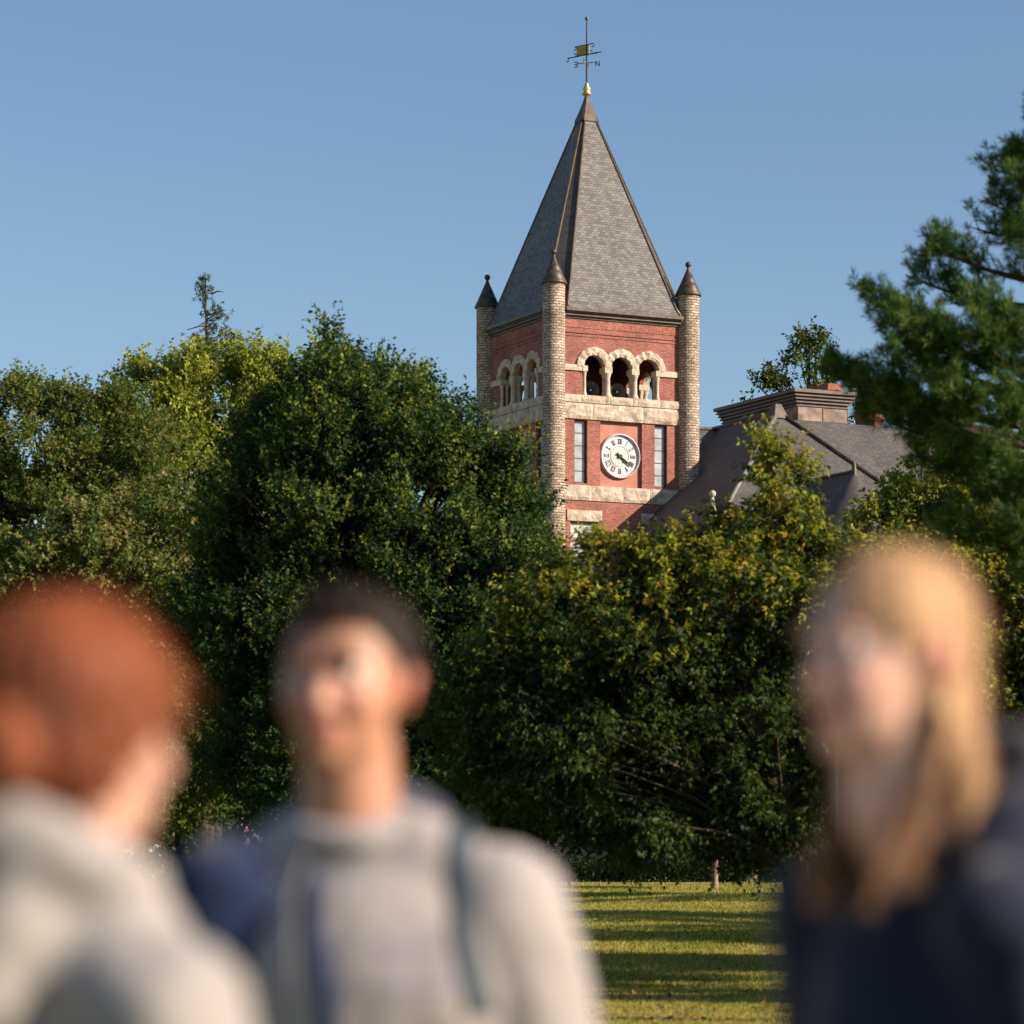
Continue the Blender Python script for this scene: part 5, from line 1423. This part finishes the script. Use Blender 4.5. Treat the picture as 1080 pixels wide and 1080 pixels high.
# navy jacket over his right shoulder and arm (picture left), with its strap edge across the chest
sc = Sculpt(); sh, el, wr = man.arms[-1]
for P1 in (0,):
    m1 = sh.lerp(el, .4)
    sc.cap([(*(sh+Vector((0.004, -0.012, 0.0))), 0.102*s), (*m1+Vector((-0.002, -0.012, 0)), 0.112*s), (*(el+Vector((-0.005, -0.004, 0))), 0.105*s), (*(el+Vector((-0.005, 0, -0.2))), 0.09*s)])
    sc.cap([(sh.x+0.06, 0.03, sh.z+0.03, 0.066*s), (sh.x+0.12, 0.09, sh.z+0.02, 0.05*s)])
    sc.ell((sh.x+0.06, 0.10, 1.2*s), (0.11, 0.06, 0.26))
me = sc.finish('jacket', 0.011, 6, lambda p: noise.noise(Vector((p.x*14, p.y*14, p.z*9)))*0.012); paint(me, lambda p: NAVY); jk = link('jacket', me, M['cloth'], man.root)
def surf_strap(name, path, wd, col, off=0.004):
    """a flat webbing strap laid over the front of the hoodie"""
    mb = MB(); rows = []
    for i, (x, z) in enumerate(path):
        row = []
        for k in range(5):
            xx = x+(k/4-0.5)*wd; y = front_y(hood_o, xx, z)
            if y is None: y = 0.0
            row.append(Vector((xx, y-off-(0.004 if 0 < k < 4 else 0), z)))
        rows.append(row)
    for a, b_ in zip(rows, rows[1:]):
        for k in range(4): mb.face([a[k], b_[k], b_[k+1], a[k+1]], sm=True)
    for a, b_ in zip(rows, rows[1:]):
        for k in (0, 4): mb.face([a[k], b_[k], b_[k]+Vector((0, .012, 0)), a[k]+Vector((0, .012, 0))])
    return mb.build(name, plain(name+'_web', col, 0.75, 0, 0.08), man.root)
def lerp_path(pts, n=16):
    out = []
    for (a, b_) in zip(pts, pts[1:]):
        for i in range(n): out.append((a[0]+(b_[0]-a[0])*i/n, a[1]+(b_[1]-a[1])*i/n))
    return out+[pts[-1]]
bp_ = lerp_path([(0.105, 1.475*s), (0.115, 1.42*s), (0.125, 1.34*s), (0.142, 1.27*s), (0.15, 1.235*s)], 8)
surf_strap('backpack_strap', bp_, 0.030, (0.05, 0.07, 0.09))
bp2 = lerp_path([(-0.085, 1.42*s), (-0.06, 1.34*s), (-0.035, 1.25*s), (-0.035, 1.10*s)], 8)
surf_strap('jacket_edge', bp2, 0.030, (0.03, 0.045, 0.10))
# hair: short, dark, off the forehead and ears
sc = Sculpt(); man.HM
sc.ell((0, 0.016, 0.138), (0.083, 0.102, 0.094), M4=man.HM)
Hi = man.HM.inverted()
def mcut(p):
    q = Hi @ p
    line = 0.180 if q.y < -0.052 else (0.180-(q.y+0.052)*1.5 if q.y < 0.005 else 0.094-(q.y-0.005)*0.9)
    return q.z < line
man.hair_mesh(sc, lambda p: (0.018, 0.011, 0.008), mcut, nf=lambda p: strands(Hi @ p)+0.006*noise.noise(p*60)); flyaways(man, (0.03, 0.018, 0.012), 900, 0.014, out=1.0)
# beard shadow lies in the skin; thin stubble is left to the sunlight

# ---- the red-haired person at left, seen from behind
red = Fig('person', 'red-haired person in a pale grey hoodie seen from behind at left edge', (-0.396, 2.87, 0), R(132), 1.665, head_yaw=8, head_pitch=6, skin=(0.62, 0.36, 0.27), brow=(0.3, 0.12, 0.05), build=1.0, female=True)
red.body()
red.garment('hoodie', lambda p: tuple(Vector((0.34, 0.315, 0.305))*(0.97+0.05*noise.noise(p*5))), grow=0.034, hood=True, seed=8, wrinkle=0.007, fold=0.004, collar=0.045)
red.trousers((0.035, 0.045, 0.09)); red.shoes((0.35, 0.33, 0.32))
sc = Sculpt(); Hr = red.HM
sc.ell((0, 0.018, 0.142), (0.086, 0.108, 0.098), M4=Hr).ell((0, 0.06, 0.09), (0.076, 0.068, 0.072), M4=Hr)
for x in (-1, 1): sc.cap([(x*0.074, -0.03, 0.16, 0.018), (x*0.080, -0.005, 0.10, 0.018), (x*0.074, 0.03, 0.05, 0.018)], M4=Hr)
Hir = Hr.inverted()
def rcut(p):
    q = Hir @ p
    return q.y < -0.052 and q.z < 0.185 or (q.x < 0.02 and q.y < 0.018 and q.z < 0.135-0.9*(q.y+0.05))
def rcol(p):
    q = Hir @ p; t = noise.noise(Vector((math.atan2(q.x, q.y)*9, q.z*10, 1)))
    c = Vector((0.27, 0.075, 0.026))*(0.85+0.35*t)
    k = math.exp(-((q.x+0.03)**2+(q.y-0.10)**2+(q.z-0.10)**2)/0.0045)      # shade round the bun, painted into the hair colour
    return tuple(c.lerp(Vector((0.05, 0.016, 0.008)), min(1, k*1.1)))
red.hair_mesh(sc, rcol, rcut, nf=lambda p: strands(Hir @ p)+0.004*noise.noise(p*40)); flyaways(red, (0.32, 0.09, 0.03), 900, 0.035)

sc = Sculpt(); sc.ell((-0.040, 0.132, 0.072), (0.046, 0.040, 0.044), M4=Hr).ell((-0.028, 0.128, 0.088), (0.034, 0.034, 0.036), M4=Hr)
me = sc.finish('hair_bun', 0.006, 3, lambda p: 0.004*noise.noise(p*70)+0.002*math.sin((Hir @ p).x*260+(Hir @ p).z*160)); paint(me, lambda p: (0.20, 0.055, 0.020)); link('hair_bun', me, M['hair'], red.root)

# ---- the blonde woman at right, in three-quarter profile
wom = Fig('person', 'woman with long blonde hair and dark navy top at right, facing left', (0.464, 3.36, 0), R(-54), 1.765, head_yaw=-4, head_pitch=3, skin=(0.74, 0.44, 0.34), lip=(0.5, 0.16, 0.15), brow=(0.25, 0.13, 0.06), build=0.86, female=True, lean=(0.0, -0.085))
wom.body()
wom.garment('sweatshirt', lambda p: tuple(Vector((0.014, 0.018, 0.038))*(0.95+0.1*noise.noise(p*5))), grow=0.026, hood=True, seed=4, wrinkle=0.008, collar=0.03)
wom.trousers((0.02, 0.025, 0.05)); wom.shoes((0.5, 0.48, 0.45))
Hw = wom.HM; Hiw = Hw.inverted()
sc = Sculpt()
sc.ell((0, 0.012, 0.138), (0.077, 0.096, 0.089), M4=Hw).ell((0, 0.040, 0.09), (0.068, 0.054, 0.09), M4=Hw)
gg = random.Random(3)
for i in range(44):
    a = R(20+140*i/43); ca, sa = math.cos(a), math.sin(a)      # from behind one ear round to the other
    x0, y0 = 0.070*ca, 0.010+0.070*sa
    edge = max(0.0, abs(ca)-0.55)/0.45
    fy = 0.0*edge                                            # the side locks fall forward over the shoulders
    j = gg.uniform(-.006, .006)
    ln = (0.215 if edge > 0.4 else 0.17)+gg.uniform(-.02, .02)
    pts = [(x0*0.7, y0*0.75+0.004, 0.200, 0.013), (x0*1.02, y0*1.0, 0.15, 0.013), (x0*1.06, y0*1.0, 0.08, 0.013), (x0*1.08, y0*1.0+fy*.1, 0.02, 0.013), (x0*1.10, y0*1.02+fy*.4, -0.04, 0.013),
           (x0*1.10, y0*0.98+fy*.8, 0.135-ln, 0.012), (x0*1.10+j, y0*0.98+fy*1.0, 0.095-ln, 0.010), (x0*1.08+j, y0*0.98+fy*1.0, 0.06-ln, 0.005)]
    sc.cap(pts, M4=Hw, seg=8)
for (x, y, l, r) in ((-0.052, -0.030, 0.16, 0.011), (-0.040, -0.052, 0.15, 0.011), (-0.066, -0.012, 0.16, 0.012), (0.060, -0.018, 0.12, 0.011), (0.050, -0.045, 0.15, 0.010), (-0.028, -0.066, 0.13, 0.009)):
    sc.cap([(x*1.25, 0.012, 0.07, r), (x*1.22, 0.004, 0.02, r), (x*1.15, y*.5, -0.03, r), (x*1.05, y, -0.075, r), (x, y*1.25-0.012, -0.075-(l-.075)*.6, r*.8), (x*.95, y*1.3-0.022, -l, r*.4)], M4=Hw, seg=8)
def wcut(p):
    q = Hiw @ p
    return q.y < -0.030 and 0.02 < q.z < 0.172-1.2*abs(q.x) +0.03 and abs(q.x) < 0.085
def wcol(p):
    q = Hiw @ p; t = noise.noise(Vector((math.atan2(q.x, q.y)*14, q.z*2.5, 1)))
    c = Vector((0.53, 0.31, 0.165))*(0.8+0.5*t)
    u = max(0.0, min(1.0, (0.05-q.z)/0.10))*max(0.0, min(1.0, (0.05-q.y)/0.05))     # shade of the front locks painted in as brown
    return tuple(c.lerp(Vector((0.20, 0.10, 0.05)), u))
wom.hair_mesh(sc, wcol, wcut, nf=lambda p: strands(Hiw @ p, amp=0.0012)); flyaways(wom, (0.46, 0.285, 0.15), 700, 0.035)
for x in (-1, 1):
    mb = MB(); c = (x*0.081, -0.002, 0.062)
    mb.tube([(c[0]+x*0.003, c[1]+0.010*math.sin(t), c[2]+0.010*math.cos(t)) for t in [i*2*PI/12 for i in range(13)]], 0.0011, 6)
    mb.build('hoop_earring', plain('gold_earring', (0.8, 0.58, 0.32), 0.35, 1.0, 0.02), wom.root, fn=lambda a, b_, c_: Hw @ Vector((a, b_, c_)))

# ---- two small figures far off on the lawn
def far_person(label, px, D, yaw, H, top, legs, bare, hair, stride=0.0):
    X = W(px, 0, D).x; s = H/1.75
    root = empty('person', (X, D, ground_z(D)), yaw); tag(root, label, 'person')
    sc = Sculpt(); e = sc.ell
    e((0, -0.01, 1.64*s), (0.075*s, 0.095*s, 0.11*s)); e((0, -0.10*s, 1.62*s), (0.014*s, 0.018*s, 0.02*s)); sc.cap([(0, 0.01, 1.40*s, .06*s), (0, 0, 1.56*s, .052*s)])
    e((0, 0, 1.28*s), (.15*s, .10*s, .17*s)); e((0, 0, 1.05*s), (.14*s, .1*s, .17*s))
    L = {}
    for sd in (-1, 1):
        sh = Vector((.17*sd*s, 0, 1.42*s)); el = Vector((.20*sd*s, -.05*sd*s, 1.14*s)); wr = Vector((.2*sd*s, (-.1-.08*sd)*s, .92*s))
        sc.cap([(*sh, .052*s), (*el, .038*s), (*wr, .026*s)]); hand(sc, wr, (0, -0.3, -1), (-sd, 0, 0), s)
        k = stride*sd; hip = Vector((.09*sd*s, 0, .93*s)); kn = Vector((.09*sd*s, (-.02-k*.5)*s, .5*s)); an = Vector((.09*sd*s, (.02-k)*s, .09*s))
        sc.cap([(*hip, .088*s), (*kn, .052*s), (*an, .036*s)]); sc.cap([(an.x, an.y+.02*s, .045*s, .035*s), (an.x, an.y-.15*s, .035*s, .03*s)])
        L[sd] = (sh, el, wr, hip, kn, an)
    me = sc.finish('body', 0.011, 3); paint(me, lambda p: (0.5, 0.3, 0.22)); link('body', me, M['skin'], root)
    sc = Sculpt(); sc.ell((0, 0, 1.28*s), (.17*s, .125*s, .19*s)).ell((0, 0, 1.02*s), (.165*s, .125*s, .17*s))
    for sd in (-1, 1): sh, el, wr, *_ = L[sd]; sc.cap([(*sh, .068*s), (*el, .054*s), (*el.lerp(wr, .85), .042*s)])
    me = sc.finish('shirt', .014, 4); paint(me, lambda p: top); link('shirt', me, M['cloth'], root)
    sc = Sculpt(); sc.ell((0, 0, .95*s), (.165*s, .12*s, .1*s))
    for sd in (-1, 1):
        *_, hip, kn, an = L[sd]; sc.cap([(*hip, .1*s), (*kn, .068*s)]+([] if bare else [(*an, .056*s)]))
    me = sc.finish('trousers' if not bare else 'shorts', .014, 4); paint(me, lambda p: legs); link('trousers' if not bare else 'shorts', me, M['cloth'], root)
    sc = Sculpt(); sc.ell((0, 0.012, 1.665*s), (.084*s, .104*s, .1*s)); me = sc.finish('hair', .011, 2, None, lambda p: p.y < -.05*s and p.z < 1.71*s); paint(me, lambda p: hair); link('hair', me, M['hair'], root)
    for sd in (-1, 1):
        an = L[sd][5]; sc = Sculpt(); sc.cap([(an.x, an.y+.03*s, .05*s, .045*s), (an.x, an.y-.14*s, .045*s, .042*s)]); me = sc.finish('shoe', .012, 2); paint(me, lambda p: (.75, .75, .75)); link('shoe', me, M['cloth'], root)
far_person('distant person in a red top and shorts at the far edge of the lawn', 797, 140.5, R(60), 1.5, (0.60, 0.035, 0.03), (0.5, 0.03, 0.03), True, (0.03, 0.02, 0.015))
far_person('distant walker in dark clothes and white shoes at the man\'s shoulder', 594, 126, R(75), 1.7, (0.02, 0.02, 0.03), (0.02, 0.02, 0.03), False, (0.03, 0.02, 0.015), stride=0.3)
